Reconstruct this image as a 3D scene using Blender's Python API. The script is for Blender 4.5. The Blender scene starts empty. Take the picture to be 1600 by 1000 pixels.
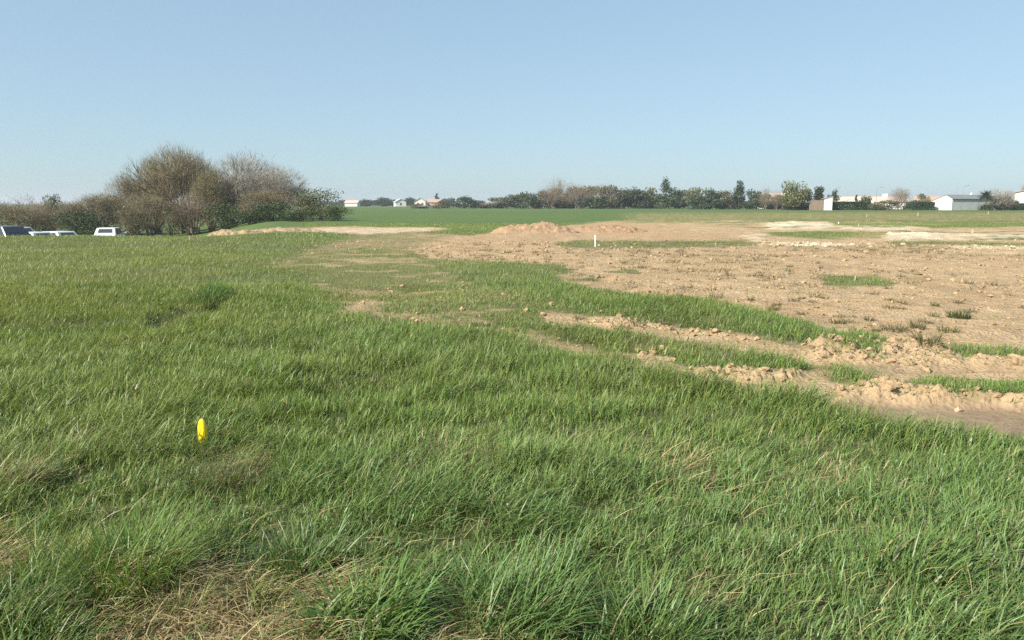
import bpy, math, random
import numpy as np

# ------------------------------------------------------------------ camera, sky, sun
sc = bpy.context.scene
F_PX, CX, CY, HCAM, HORIZON = 1200.0, 800.0, 500.0, 1.6, 318.0     # photograph is 1600 x 1000
PITCH = math.atan((CY - HORIZON) / F_PX)
cam_d = bpy.data.cameras.new('camera')
cam_d.sensor_width = 36.0
cam_d.lens = 36.0 * F_PX / 1600.0
cam_d.clip_start, cam_d.clip_end = 0.05, 20000
cam = bpy.data.objects.new('camera', cam_d)
sc.collection.objects.link(cam)
cam.location = (0, 0, HCAM)
cam.rotation_euler = (math.pi / 2 - PITCH, 0, 0)
sc.camera = cam

SUN_AZ, SUN_EL = 236.0, 36.0                                       # degrees clockwise from +Y
world = bpy.data.worlds.new('World'); sc.world = world; world.use_nodes = True
wn = world.node_tree; wn.nodes.clear()
sky = wn.nodes.new('ShaderNodeTexSky'); sky.sky_type = 'NISHITA'; sky.sun_disc = False
sky.sun_elevation = math.radians(SUN_EL); sky.sun_rotation = math.radians(SUN_AZ)
sky.altitude = 50; sky.air_density = 1.0; sky.dust_density = 0.6; sky.ozone_density = 1.6
bg = wn.nodes.new('ShaderNodeBackground'); bg.inputs[1].default_value = 0.10
wo = wn.nodes.new('ShaderNodeOutputWorld')
# a soft spring haze: the whole sky evened out by one curve
sc1 = wn.nodes.new('ShaderNodeVectorMath'); sc1.operation = 'SCALE'; sc1.inputs['Scale'].default_value = 0.1
gm = wn.nodes.new('ShaderNodeGamma'); gm.inputs[1].default_value = 0.39
sc2 = wn.nodes.new('ShaderNodeVectorMath'); sc2.operation = 'MULTIPLY'; sc2.inputs[1].default_value = (3.32, 4.22, 4.85)
wn.links.new(sky.outputs[0], sc1.inputs[0]); wn.links.new(sc1.outputs[0], gm.inputs[0]); wn.links.new(gm.outputs[0], sc2.inputs[0])
wn.links.new(sc2.outputs[0], bg.inputs[0]); wn.links.new(bg.outputs[0], wo.inputs[0])

sun_d = bpy.data.lights.new('sun', 'SUN'); sun_d.energy = 4.6; sun_d.angle = math.radians(0.53)
sun_d.color = (1.0, 0.93, 0.82)
sun = bpy.data.objects.new('sun', sun_d); sc.collection.objects.link(sun)
sun.location = (-30, -20, 30)
sun.rotation_euler = (math.radians(90 - SUN_EL), 0, math.radians(180 - SUN_AZ))
vs = sc.view_settings
vs.view_transform = 'Standard'; vs.look = 'None'; vs.exposure = 1.06; vs.gamma = 1.0; vs.use_curve_mapping = False
sc.render.engine = 'CYCLES'
sc.cycles.use_denoising = False
sc.cycles.max_bounces = 6; sc.cycles.diffuse_bounces = 3; sc.cycles.transmission_bounces = 3; sc.cycles.glossy_bounces = 2

rng = np.random.default_rng(7)
random.seed(7)
ROOT = sc.collection

# ------------------------------------------------------------------ projection helpers
SP, CP = math.sin(PITCH), math.cos(PITCH)
def project(X, Y, Z=0.0):
    dep = Y * CP - (Z - HCAM) * SP
    up = Y * SP + (Z - HCAM) * CP
    dep = np.maximum(dep, 0.05)
    return CX + F_PX * X / dep, CY - F_PX * up / dep
def G(px, py):
    """pixel -> point on the ground plane z = 0"""
    a = PITCH + math.atan((py - CY) / F_PX)
    Y = HCAM / math.tan(a)
    dep = Y * CP + HCAM * SP
    return (px - CX) / F_PX * dep, Y
def XAT(px, Y, z=0.0):
    return (px - CX) / F_PX * (Y * CP + (HCAM - z) * SP)
def ZAT(py, Y):
    return HCAM - Y * math.tan(PITCH + math.atan((py - CY) / F_PX))
def sstep(a, b, x):
    t = np.clip((x - a) / (b - a), 0, 1)
    return t * t * (3 - 2 * t)

# ------------------------------------------------------------------ noise
def _hash(ix, iy, s):
    h = (ix.astype(np.int64) * 374761393 + iy.astype(np.int64) * 668265263 + s * 1274126177) & 0xffffffff
    h = ((h ^ (h >> 13)) * 1274126177) & 0xffffffff
    return ((h ^ (h >> 16)) & 0xffff) / 65535.0
def vnoise(x, y, s=0):
    ix, iy = np.floor(x), np.floor(y)
    fx, fy = x - ix, y - iy
    fx = fx * fx * (3 - 2 * fx); fy = fy * fy * (3 - 2 * fy)
    a = _hash(ix, iy, s); b = _hash(ix + 1, iy, s); c = _hash(ix, iy + 1, s); d = _hash(ix + 1, iy + 1, s)
    return (a * (1 - fx) + b * fx) * (1 - fy) + (c * (1 - fx) + d * fx) * fy
def fbm(x, y, s=0, o=4):
    t, amp, tot = 0, 1.0, 0
    for k in range(o):
        t = t + amp * vnoise(x * 2 ** k + 17.3 * k, y * 2 ** k - 9.1 * k, s + k)
        tot += amp; amp *= 0.5
    return t / tot
def lerp(a, b, t): return a + (b - a) * t

# ------------------------------------------------------------------ mesh + object helpers
def mesh_np(name, V, faces_flat, counts, col=None, smooth=False, extra=None):
    me = bpy.data.meshes.new(name)
    V = np.asarray(V, np.float32); counts = np.asarray(counts, np.int32)
    me.vertices.add(len(V)); me.vertices.foreach_set('co', V.ravel())
    me.loops.add(len(faces_flat)); me.loops.foreach_set('vertex_index', np.asarray(faces_flat, np.int32))
    me.polygons.add(len(counts))
    st = np.zeros(len(counts), np.int32); st[1:] = np.cumsum(counts)[:-1]
    me.polygons.foreach_set('loop_start', st)
    me.update(calc_edges=True)
    me.polygons.foreach_set('use_smooth', np.full(len(counts), smooth, bool))
    if col is not None:
        a = me.attributes.new('Col', 'FLOAT_COLOR', 'POINT')
        c4 = np.ones((len(V), 4), np.float32); c4[:, :3] = col
        a.data.foreach_set('color', c4.ravel())
    for k, v in (extra or {}).items():
        a = me.attributes.new(k, 'FLOAT', 'POINT'); a.data.foreach_set('value', np.asarray(v, np.float32))
    return me
def put(name, me, mat, parent=None, loc=(0, 0, 0), rz=0.0):
    o = bpy.data.objects.new(name, me); ROOT.objects.link(o)
    if mat is not None and len(me.materials) == 0: me.materials.append(mat)
    o.parent = parent; o.location = loc; o.rotation_euler = (0, 0, rz)
    return o
def empty(name, loc, rz=0.0):
    o = bpy.data.objects.new(name, None); ROOT.objects.link(o)
    o.location = loc; o.rotation_euler = (0, 0, rz); o.empty_display_size = 0.2
    return o
def tag(o, label=None, cat=None, group=None, kind=None):
    if label: o['label'] = label
    if cat: o['category'] = cat
    if group: o['group'] = group
    if kind: o['kind'] = kind
    return o
def copy_tree(o, parent=None):
    c = o.copy(); ROOT.objects.link(c); c.parent = parent
    for ch in list(o.children): copy_tree(ch, c)
    return c

class MB:
    """collects boxes, prisms and tubes for one part"""
    def __init__(s): s.v = []; s.f = []
    def poly(s, pts, faces):
        n = len(s.v); s.v += [tuple(p) for p in pts]; s.f += [tuple(i + n for i in f) for f in faces]; return s
    def box(s, x0, x1, y0, y1, z0, z1):
        return s.poly([(x0, y0, z0), (x1, y0, z0), (x1, y1, z0), (x0, y1, z0), (x0, y0, z1), (x1, y0, z1), (x1, y1, z1), (x0, y1, z1)],
                      [(3, 2, 1, 0), (4, 5, 6, 7), (0, 1, 5, 4), (1, 2, 6, 5), (2, 3, 7, 6), (3, 0, 4, 7)])
    def prism(s, prof, y0, y1):
        """profile in (x, z), extruded along y"""
        n = len(prof)
        pts = [(x, y0, z) for x, z in prof] + [(x, y1, z) for x, z in prof]
        return s.poly(pts, [tuple(range(n)), tuple(range(2 * n - 1, n - 1, -1))] + [(i, i + n, (i + 1) % n + n, (i + 1) % n) for i in range(n)])
    def tube(s, p0, p1, r0, r1, n=8):
        p0, p1 = np.array(p0, float), np.array(p1, float); d = p1 - p0; d /= np.linalg.norm(d)
        a = np.cross(d, (0, 0, 1) if abs(d[2]) < .9 else (1, 0, 0)); a /= np.linalg.norm(a); b = np.cross(d, a)
        pts = []
        for p, r in ((p0, r0), (p1, r1)):
            for k in range(n):
                t = 2 * math.pi * k / n; pts.append(p + r * (math.cos(t) * a + math.sin(t) * b))
        return s.poly(pts, [tuple(range(n - 1, -1, -1)), tuple(range(n, 2 * n))] + [(i, (i + 1) % n, (i + 1) % n + n, i + n) for i in range(n)])
    def build(s, name, mat, parent=None, loc=(0, 0, 0), rz=0.0, bevel=0.0):
        me = bpy.data.meshes.new(name); me.from_pydata(s.v, [], s.f); me.update()
        o = put(name, me, mat, parent, loc, rz)
        if bevel:
            m = o.modifiers.new('bevel', 'BEVEL'); m.width = bevel; m.segments = 2; m.limit_method = 'ANGLE'
        return o

# ------------------------------------------------------------------ materials
def new_mat(name):
    m = bpy.data.materials.new(name); m.use_nodes = True
    return m, m.node_tree, m.node_tree.nodes['Principled BSDF']
def plain(name, rgb, rough=0.7, var=0.12, scale=3.0, spec=0.3, bump=0.0, metal=0.0):
    m, t, p = new_mat(name)
    N, L = t.nodes, t.links
    tc = N.new('ShaderNodeTexCoord'); nz = N.new('ShaderNodeTexNoise'); nz.inputs['Scale'].default_value = scale; nz.inputs['Detail'].default_value = 5
    L.new(tc.outputs['Object'], nz.inputs['Vector'])
    mx = N.new('ShaderNodeMix'); mx.data_type = 'RGBA'
    mx.inputs[6].default_value = tuple(c * (1 - var) for c in rgb) + (1,); mx.inputs[7].default_value = tuple(min(1, c * (1 + var)) for c in rgb) + (1,)
    L.new(nz.outputs['Fac'], mx.inputs[0]); L.new(mx.outputs[2], p.inputs['Base Color'])
    p.inputs['Roughness'].default_value = rough; p.inputs['Specular IOR Level'].default_value = spec; p.inputs['Metallic'].default_value = metal
    if bump:
        b = N.new('ShaderNodeBump'); b.inputs['Strength'].default_value = bump; b.inputs['Distance'].default_value = 0.02
        L.new(nz.outputs['Fac'], b.inputs['Height']); L.new(b.outputs[0], p.inputs['Normal'])
    return m
def leafy(name, rough=0.5, spec=0.25, trans=0.3, warm=(1.15, 1.1, 0.6)):
    """colour from the mesh, light passes through the blade"""
    m, t, p = new_mat(name)
    N, L = t.nodes, t.links
    at = N.new('ShaderNodeAttribute'); at.attribute_name = 'Col'
    L.new(at.outputs['Color'], p.inputs['Base Color'])
    p.inputs['Roughness'].default_value = rough; p.inputs['Specular IOR Level'].default_value = spec
    if trans:
        tr = N.new('ShaderNodeBsdfTranslucent'); mul = N.new('ShaderNodeMix'); mul.data_type = 'RGBA'; mul.blend_type = 'MULTIPLY'
        mul.inputs[0].default_value = 1; mul.inputs[7].default_value = warm + (1,)
        L.new(at.outputs['Color'], mul.inputs[6]); L.new(mul.outputs[2], tr.inputs['Color'])
        ms = N.new('ShaderNodeMixShader'); ms.inputs[0].default_value = trans
        out = N['Material Output']
        L.new(p.outputs[0], ms.inputs[1]); L.new(tr.outputs[0], ms.inputs[2]); L.new(ms.outputs[0], out.inputs['Surface'])
    return m

M = {}
M['grass'] = leafy('grass_blade', 0.42, 0.35, 0.32)
M['leaf'] = leafy('foliage', 0.55, 0.25, 0.18)
M['twig'] = leafy('twig_bark', 0.85, 0.1, 0.0)
M['straw'] = leafy('straw', 0.6, 0.25, 0.15, (1.1, 1.0, 0.8))

def ground_mat(name):
    m, t, p = new_mat(name)
    N, L = t.nodes, t.links
    at = N.new('ShaderNodeAttribute'); at.attribute_name = 'Col'
    so = N.new('ShaderNodeAttribute'); so.attribute_name = 'soil'
    we = N.new('ShaderNodeAttribute'); we.attribute_name = 'wet'
    geo = N.new('ShaderNodeNewGeometry')
    n1 = N.new('ShaderNodeTexNoise'); n1.inputs['Scale'].default_value = 9; n1.inputs['Detail'].default_value = 8; n1.inputs['Roughness'].default_value = 0.65
    n2 = N.new('ShaderNodeTexNoise'); n2.inputs['Scale'].default_value = 1.1; n2.inputs['Detail'].default_value = 6
    vo = N.new('ShaderNodeTexVoronoi'); vo.inputs['Scale'].default_value = 22
    for n in (n1, n2, vo): L.new(geo.outputs['Position'], n.inputs['Vector'])
    def rmp(src, lo, hi, a, b):
        r = N.new('ShaderNodeMapRange'); r.inputs[1].default_value = lo; r.inputs[2].default_value = hi; r.inputs[3].default_value = a; r.inputs[4].default_value = b
        L.new(src, r.inputs[0]); return r.outputs[0]
    def mul(a, b):
        q = N.new('ShaderNodeMath'); q.operation = 'MULTIPLY'; L.new(a, q.inputs[0]); L.new(b, q.inputs[1]); return q.outputs[0]
    f = mul(rmp(n1.outputs['Fac'], .3, .7, .80, 1.16), rmp(n2.outputs['Fac'], .3, .7, .86, 1.12))
    sc_ = N.new('ShaderNodeVectorMath'); sc_.operation = 'SCALE'
    L.new(at.outputs['Color'], sc_.inputs[0]); L.new(f, sc_.inputs['Scale'])
    L.new(sc_.outputs[0], p.inputs['Base Color'])
    L.new(rmp(we.outputs['Fac'], 0, 1, .95, .55), p.inputs['Roughness']); p.inputs['Specular IOR Level'].default_value = 0.2
    # relief: crumbly tilth on the bare earth, almost smooth on wet mud
    add = N.new('ShaderNodeMath'); add.operation = 'ADD'
    L.new(n1.outputs['Fac'], add.inputs[0]); L.new(rmp(vo.outputs['Distance'], 0, .6, .35, 0), add.inputs[1])
    b = N.new('ShaderNodeBump'); b.inputs['Distance'].default_value = 0.06
    L.new(mul(rmp(so.outputs['Fac'], 0, 1, .25, .9), rmp(we.outputs['Fac'], 0, 1, 1, .4)), b.inputs['Strength']); L.new(add.outputs[0], b.inputs['Height'])
    L.new(b.outputs[0], p.inputs['Normal'])
    return m
M['ground'] = ground_mat('ground')

# ------------------------------------------------------------------ what grows where: maps drawn as outlines on the ground
PX0, PX1, PY0, PY1 = -200, 1800, 318, 1002
NX, NY = PX1 - PX0, PY1 - PY0
GX, GY = np.meshgrid(np.arange(PX0, PX1) + .5, np.arange(PY0, PY1) + .5)
LAY = {k: np.zeros((NY, NX), np.float32) for k in ('soil', 'pale', 'wet', 'thin', 'yellow', 'ridge', 'clod', 'dry', 'lush', 'dip')}
def pip(poly, x, y):
    ins = np.zeros(x.shape, bool); n = len(poly)
    for i in range(n):
        x0, y0 = poly[i]; x1, y1 = poly[(i + 1) % n]
        if y0 == y1: continue
        c = ((y0 > y) != (y1 > y)) & (x < (x1 - x0) * (y - y0) / (y1 - y0) + x0)
        ins ^= c
    return ins
def blur(a, r, ax):
    if r < 1: return a
    k = 2 * r + 1
    pad = [(0, 0), (0, 0)]; pad[ax] = (r + 1, r)
    c = np.cumsum(np.pad(a, pad, mode='edge'), axis=ax)
    return (c[k:] - c[:-k]) / k if ax == 0 else (c[:, k:] - c[:, :-k]) / k
def paint(layers, poly, fx=6, fy=2):
    P = np.array(poly, float); m = 3
    x0 = int(max(0, P[:, 0].min() - PX0 - m * fx - 2)); x1 = int(min(NX, P[:, 0].max() - PX0 + m * fx + 3))
    y0 = int(max(0, P[:, 1].min() - PY0 - m * fy - 2)); y1 = int(min(NY, P[:, 1].max() - PY0 + m * fy + 3))
    if x1 <= x0 or y1 <= y0: return
    a = pip(poly, GX[y0:y1, x0:x1], GY[y0:y1, x0:x1]).astype(np.float32)
    for _ in range(2): a = blur(blur(a, fx, 1), fy, 0)
    for k, v in layers.items():
        s = LAY[k][y0:y1, x0:x1]; s[:] = s * (1 - a) + v * a

SOIL = dict(soil=1, lush=0, thin=0)
GRASS = dict(soil=0.1, pale=0, wet=0, thin=0, ridge=0, clod=0)
# worn, thin growth left of the bare plot
paint(dict(thin=.72), [(430, 408), (520, 384), (600, 378), (660, 396), (740, 408), (890, 425), (900, 450), (980, 468), (1000, 505), (850, 512), (700, 512), (560, 500), (500, 450)], 25, 8)
paint(dict(thin=.9, soil=.6), [(545, 470), (580, 466), (600, 480), (570, 492), (540, 486)], 8, 4)
# the bare plot
paint(SOIL, [(625, 390), (660, 400), (740, 408), (800, 412), (870, 414), (905, 424), (868, 432), (890, 446), (930, 458), (1000, 464), (1120, 475), (1160, 482), (1240, 502),
             (1300, 514), (1360, 523), (1385, 545), (1400, 565), (1290, 626), (1330, 650), (1440, 666), (1520, 677), (1600, 685), (1810, 706), (1810, 344), (1190, 346), (960, 346), (770, 364), (690, 372), (640, 376)], 5, 1)
paint(dict(soil=.42, thin=.45), [(560, 366), (640, 362), (700, 370), (640, 392), (560, 388), (480, 402), (440, 406)], 14, 4)
# lower, bluish strip along the near edge of the plot
paint(dict(thin=0.05, soil=.05, lush=.3), [(700, 412), (800, 414), (880, 430), (900, 452), (1000, 466), (1120, 478), (1240, 504), (1362, 526), (1376, 533), (1320, 540), (1240, 533), (1180, 523), (1120, 515), (1040, 507), (930, 494), (820, 470), (720, 440)], 16, 5)
# wheel ruts
R1 = [(860, 490), (928, 500), (1040, 511), (1120, 517), (1180, 525), (1240, 535), (1320, 541), (1400, 558), (1340, 578), (1250, 564), (1130, 543), (1040, 530), (930, 518), (860, 504)]
R2 = [(700, 494), (760, 505), (850, 524), (960, 546), (1040, 556), (1060, 573), (1150, 577), (1240, 574), (1300, 590), (1304, 632), (1250, 618), (1180, 614), (1060, 597), (1000, 582), (900, 562), (820, 541), (760, 522), (700, 506)]
paint(dict(soil=.85, thin=.5, lush=0), R1, 12, 3)
paint(dict(soil=.8, thin=.5, lush=0), [p for p in R2 if p[0] >= 960], 10, 2)
paint(dict(soil=.42, thin=.7, lush=0), [p for p in R2 if p[0] <= 1000], 14, 3)
paint(dict(soil=.8, thin=.5, lush=0), [(1238, 545), (1330, 545), (1400, 556), (1390, 600), (1310, 612), (1250, 596)], 10, 3)
# growth between and beside the ruts
paint(dict(GRASS, thin=.25), [(960, 518), (1045, 524), (1040, 554), (960, 543)], 8, 2)
paint(dict(GRASS), [(1050, 546), (1130, 546), (1238, 570), (1232, 580), (1150, 578), (1062, 568)], 14, 4)
paint(dict(GRASS, thin=.3), [(1262, 566), (1330, 574), (1386, 592), (1370, 601), (1300, 590)], 12, 4)
paint(dict(GRASS), [(1432, 592), (1480, 590), (1600, 596), (1810, 606), (1810, 646), (1600, 626), (1520, 615), (1450, 603)], 12, 4)
paint(dict(GRASS, thin=.15), [(1472, 540), (1520, 534), (1600, 545), (1810, 560), (1810, 580), (1600, 562), (1500, 556)], 12, 3)
paint(dict(GRASS), [(1278, 434), (1300, 429), (1380, 431), (1395, 441), (1384, 448), (1300, 446)], 8, 2)
paint(dict(GRASS, thin=.3), [(962, 421), (1000, 420), (1000, 427), (965, 428)], 4, 1)
paint(dict(GRASS, thin=.4), [(896, 440), (940, 436), (950, 442), (900, 446)], 5, 1)
# smooth wet mud and thrown-up ridges
paint(dict(wet=1, soil=1, thin=0), [(1296, 613), (1400, 615), (1520, 621), (1600, 629), (1810, 648), (1810, 706), (1600, 686), (1520, 678), (1440, 667), (1330, 650)], 6, 2)
paint(dict(wet=.7), [(1330, 565), (1420, 564), (1500, 566), (1600, 572), (1600, 578), (1480, 577), (1380, 576)], 8, 2)
paint(dict(ridge=1, clod=1), [(1272, 532), (1330, 530), (1420, 528), (1500, 548), (1490, 562), (1400, 566), (1300, 562), (1255, 548)], 8, 3)
paint(dict(ridge=1, clod=1), [(1060, 577), (1150, 576), (1240, 575), (1240, 590), (1150, 590), (1070, 584)], 6, 2)
paint(dict(ridge=1, clod=1), [(1306, 609), (1380, 595), (1440, 600), (1520, 612), (1600, 622), (1800, 640), (1800, 645), (1600, 627), (1500, 618), (1380, 612)], 5, 1)
paint(dict(ridge=.6, clod=.8), [(926, 500), (1040, 512), (1120, 518), (1240, 536), (1240, 542), (1120, 526), (1040, 518), (926, 508)], 6, 2)
paint(dict(ridge=.4, clod=.7), [(1000, 548), (1040, 536), (1058, 560), (1020, 572), (985, 566)], 5, 3)
paint(dict(ridge=.7, clod=.7), [(1500, 556), (1600, 560), (1800, 574), (1800, 584), (1600, 574), (1520, 570)], 5, 2)
# far bands of the works
paint(dict(yellow=1, soil=0.15), [(980, 333), (1810, 331), (1810, 345), (1190, 346), (980, 350)], 20, 2)
paint(dict(GRASS, soil=.14, thin=.25), [(862, 380), (905, 375), (1030, 377), (1190, 377), (1192, 384), (1010, 388), (880, 386)], 8, 1)
paint(dict(GRASS, yellow=.5), [(1290, 346), (1450, 346), (1600, 345), (1810, 345), (1810, 352), (1600, 354), (1460, 356), (1300, 355)], 6, 1)
paint(dict(GRASS, yellow=.35), [(1195, 363), (1300, 363), (1386, 365), (1386, 372), (1300, 374), (1200, 372)], 5, 1)
paint(dict(GRASS, yellow=.5), [(1190, 344), (1240, 342), (1300, 346), (1280, 348), (1200, 349)], 5, 1)
paint(dict(pale=1, soil=1), [(1195, 353), (1225, 348), (1298, 349), (1304, 356), (1295, 362), (1200, 359)], 4, 1)
paint(dict(pale=.8, soil=1), [(1310, 355), (1400, 356), (1460, 357), (1400, 362), (1310, 360)], 4, 1)
paint(dict(pale=1, soil=1), [(1385, 366), (1484, 367), (1474, 376), (1390, 377)], 3, 1)
paint(dict(pale=.7, soil=1), [(1480, 366), (1600, 368), (1810, 370), (1810, 376), (1600, 375), (1480, 374)], 6, 1)
paint(dict(GRASS, yellow=.3), [(1390, 376), (1540, 376), (1600, 379), (1810, 382), (1810, 386), (1600, 384), (1500, 381), (1395, 381)], 4, 1)
paint(dict(pale=.9, soil=1, clod=.3), [(1500, 383), (1600, 385), (1810, 388), (1810, 393), (1600, 390), (1480, 386)], 6, 1)
paint(dict(pale=.9, soil=1, clod=.3), [(1190, 379), (1330, 379), (1336, 383), (1190, 384)], 5, 1)
paint(dict(pale=.6, soil=1), [(1160, 368), (1195, 367), (1190, 378), (1165, 379)], 5, 1)
# pale track at the far side of the crop
paint(dict(pale=.55, soil=1, thin=0), [(380, 358), (500, 355.5), (690, 355), (700, 358), (640, 364), (560, 366), (490, 362), (380, 363)], 6, 1)
paint(dict(soil=.8), [(640, 366), (720, 366), (720, 370), (660, 371)], 5, 1)
# foreground verge: straw and worn spots
for poly, v in (([(190, 905), (300, 872), (380, 905), (460, 925), (570, 930), (580, 1010), (120, 1010), (110, 975), (150, 940)], .85), ([(-210, 830), (20, 850), (40, 905), (20, 940), (-210, 960)], .75),
                ([(700, 955), (830, 960), (850, 1010), (690, 1010)], .55), ([(1180, 740), (1300, 735), (1390, 760), (1320, 785), (1180, 780)], .35), ([(1020, 720), (1120, 715), (1140, 760), (1040, 770)], .4),
                ([(640, 690), (740, 680), (770, 740), (680, 760)], .3), ([(80, 690), (150, 690), (150, 720), (80, 720)], .45), ([(300, 720), (420, 700), (430, 750), (330, 770)], .35), ([(1480, 960), (1560, 955), (1560, 985), (1490, 990)], .4), ([(1040, 930), (1110, 930), (1130, 980), (1050, 985)], .4)):
    paint(dict(dry=v), poly, 14, 9)
# a hollow and a rank clump in the crop
paint(dict(thin=.75, dip=1), [(222, 496), (280, 486), (304, 490), (262, 508), (230, 510)], 6, 3)
paint(dict(dip=.8), [(285, 486), (330, 474), (356, 476), (340, 490), (300, 496)], 6, 3)
paint(dict(dip=.6, lush=.3), [(-60, 508), (150, 500), (300, 520), (180, 530), (-60, 528)], 20, 4)
paint(dict(dip=.5, lush=.3), [(440, 600), (620, 590), (640, 620), (480, 640)], 20, 6)
paint(dict(lush=1, dip=-1), [(303, 470), (315, 458), (345, 455), (354, 465), (330, 480), (308, 482)], 5, 3)
paint(dict(lush=.6), [(600, 540), (760, 520), (1000, 575), (1250, 605), (1450, 660), (1300, 640), (900, 580), (640, 570)], 30, 8)

def look(X, Y):
    """all layers at world points, with ragged edges"""
    amp = 0.05 + 0.006 * np.minimum(np.abs(Y), 60)
    wx = X + amp * 5 * (fbm(X * 1.7, Y * 1.7, 11, 3) - .5) ; wy = Y + amp * 4 * (fbm(X * 1.7, Y * 1.7, 31, 3) - .5)
    px, py = project(wx, np.maximum(wy, 0.8))
    ix = np.clip((px - PX0).astype(int), 0, NX - 1); iy = np.clip((py - PY0).astype(int), 0, NY - 1)
    r = {k: v[iy, ix] for k, v in LAY.items()}
    back = Y < 0.8
    for k in r: r[k] = np.where(back, 0, r[k])
    return r
def base_z(X, Y):
    """large relief: the crop ends in a shoulder on the left and the land falls away behind it"""
    q = X / np.maximum(Y, 1.0)
    w = sstep(-.30, -.44, q)
    d = 1.75 * w * sstep(37, 52, Y + 2.5 * (fbm(X * .2, Y * .2, 5, 2) - .5)) * (1 - sstep(140, 260, Y))
    z = -d + 0.15 * (fbm(X * .35, Y * .35, 3, 3) - .5) * sstep(200, 60, Y)
    return z
def terrain(X, Y, L=None):
    L = L or look(X, Y)
    z = base_z(X, Y)
    near = sstep(75, 40, Y)
    z = z + L['soil'] * near * (0.07 * (fbm(X * 3.2, Y * 3.2, 21, 4) - .5) + 0.10 * (fbm(X * .8, Y * .8, 23, 2) - .5)) * (1 - .85 * L['wet'])
    z = z + L['ridge'] * (0.085 * np.clip(fbm(X * 6, Y * 6, 41, 3) - .36, 0, 1) * 2 + .07 * np.abs(fbm(X * 16, Y * 16, 45, 3) - .5) * 2)
    z = z - 0.07 * L['wet'] - .20 * np.clip(L['dip'], 0, 1) * (Y > 3)
    # low spoil banks and cuts at the far side of the plot
    far = sstep(30, 38, Y) * sstep(95, 70, Y) * sstep(2, 8, X)
    z = z + far * (0.30 * (fbm(X * .16, Y * .55, 61, 3) - .40) + .14 * L['pale'] * fbm(X * 1.3, Y * 1.3, 66, 3))
    return z

# ------------------------------------------------------------------ the ground: one sheet to the horizon, split into its kinds
def rows():
    r = [0.6]
    while r[-1] < 4500:
        g = 1.03 if r[-1] < 2.2 else 1.012 if r[-1] < 6.5 else 1.0045 if r[-1] < 15 else 1.008 if r[-1] < 75 else 1.06
        r.append(r[-1] * g)
    return np.array(r)
R = rows()
A = np.radians(np.concatenate([np.linspace(-180, -46, 24, endpoint=False), np.linspace(-46, 46, 640, endpoint=False), np.linspace(46, 180, 24, endpoint=False)]))
RR, AA = np.meshgrid(R, A, indexing='ij')
TX, TY = RR * np.sin(AA), RR * np.cos(AA)
tx, ty = TX.ravel(), TY.ravel()
L0 = look(tx, ty)
tz = terrain(tx, ty, L0)
n1 = fbm(tx * .5, ty * .5, 71, 4); n2 = fbm(tx * 2.5, ty * 2.5, 75, 4); n3 = fbm(tx * .04, ty * .12, 79, 3)
def C3(c): return np.array(c, np.float32)
def mixc(a, b, t): return a * (1 - t[:, None]) + b * t[:, None]
col = mixc(np.tile(C3((.070, .085, .032)), (len(tx), 1)), C3((.105, .10, .046)), n2)
farw = sstep(24, 55, ty)
green_far = mixc(mixc(np.tile(C3((.080, .125, .030)), (len(tx), 1)), C3((.060, .112, .030)), np.clip(n3 * 1.6 - .3, 0, 1)), C3((.11, .135, .038)), n2 * .5)
col = mixc(col, C3((.150, .145, .058)), np.clip(L0['thin'] * 1.2, 0, 1) * .8)
col = mixc(col, green_far, farw)
col = mixc(col, C3((.185, .168, .058)), L0['yellow'] * (.75 + .5 * (n1 - .5)))
soilc = mixc(mixc(np.tile(C3((.388, .279, .155)), (len(tx), 1)), C3((.330, .229, .124)), np.clip(n1 * 1.8 - .5, 0, 1)), C3((.42, .31, .19)), np.clip(n2 * 2 - .8, 0, 1))
soilc = mixc(soilc, C3((.37, .245, .14)), .5 * sstep(20, 34, ty) * (1 - sstep(6, 14, tx)))
soilc = mixc(soilc, C3((.62, .53, .38)), L0['pale'] * np.clip(.55 + 1.1 * (n2 - .35), 0, 1))
soilc = mixc(soilc, mixc(np.tile(C3((.225, .160, .10)), (len(tx), 1)), C3((.345, .255, .165)), np.clip(n1 * 2.4 - .7, 0, 1)), L0['wet'])
stk = fbm(tx * .22, ty * .75, 151, 4); zone = sstep(30, 33, ty) * sstep(78, 62, ty) * sstep(13, 17, tx + .0 * ty)
stk2 = fbm(tx * .30, ty * .9, 158, 4); L0['pale'] = np.maximum(L0['pale'], zone * np.clip((stk2 - .47) * 6, 0, 1))
L0['soil'] = np.clip(L0['soil'] - zone * np.clip((stk - .52) * 6, 0, .9) + zone * np.clip((.44 - stk) * 6, 0, .8), 0, 1)
sw = np.clip(L0['soil'] * 1.25 - .1 + (0.5 * (n2 - .5) + .8 * (fbm(tx * 6, ty * 6, 161, 3) - .5)) * (L0['soil'] > .05) * (L0['soil'] < .97), 0, 1)
thin_patch = np.clip((fbm(tx * 1.3, ty * 1.3, 91, 4) - .56) * 7, 0, 1) * L0['thin'] * sstep(60, 40, ty)
sw = np.clip(np.maximum(sw, thin_patch), 0, 1)
col = mixc(col, soilc, sw)
dryw = np.clip(L0['dry'] * 1.1, 0, 1)
col = mixc(col, C3((.26, .195, .105)), dryw * (1 - sw))
nr, na = RR.shape
i = np.arange(nr - 1)[:, None]; j = np.arange(na)[None, :]; j2 = (j + 1) % na
Q = np.stack([i * na + j, i * na + j2, (i + 1) * na + j2, (i + 1) * na + j], -1).reshape(-1, 4)
Q = Q[:, ::-1]
V = np.stack([tx, ty, tz], -1)
V = np.vstack([V, [[0, 0, float(terrain(np.array([0.]), np.array([0.]))[0])]]])
col = np.vstack([col, [[.07, .07, .035]]])
e_soil = np.append(np.maximum(sw, .15), 0); e_wet = np.append(L0['wet'], 0)
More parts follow.
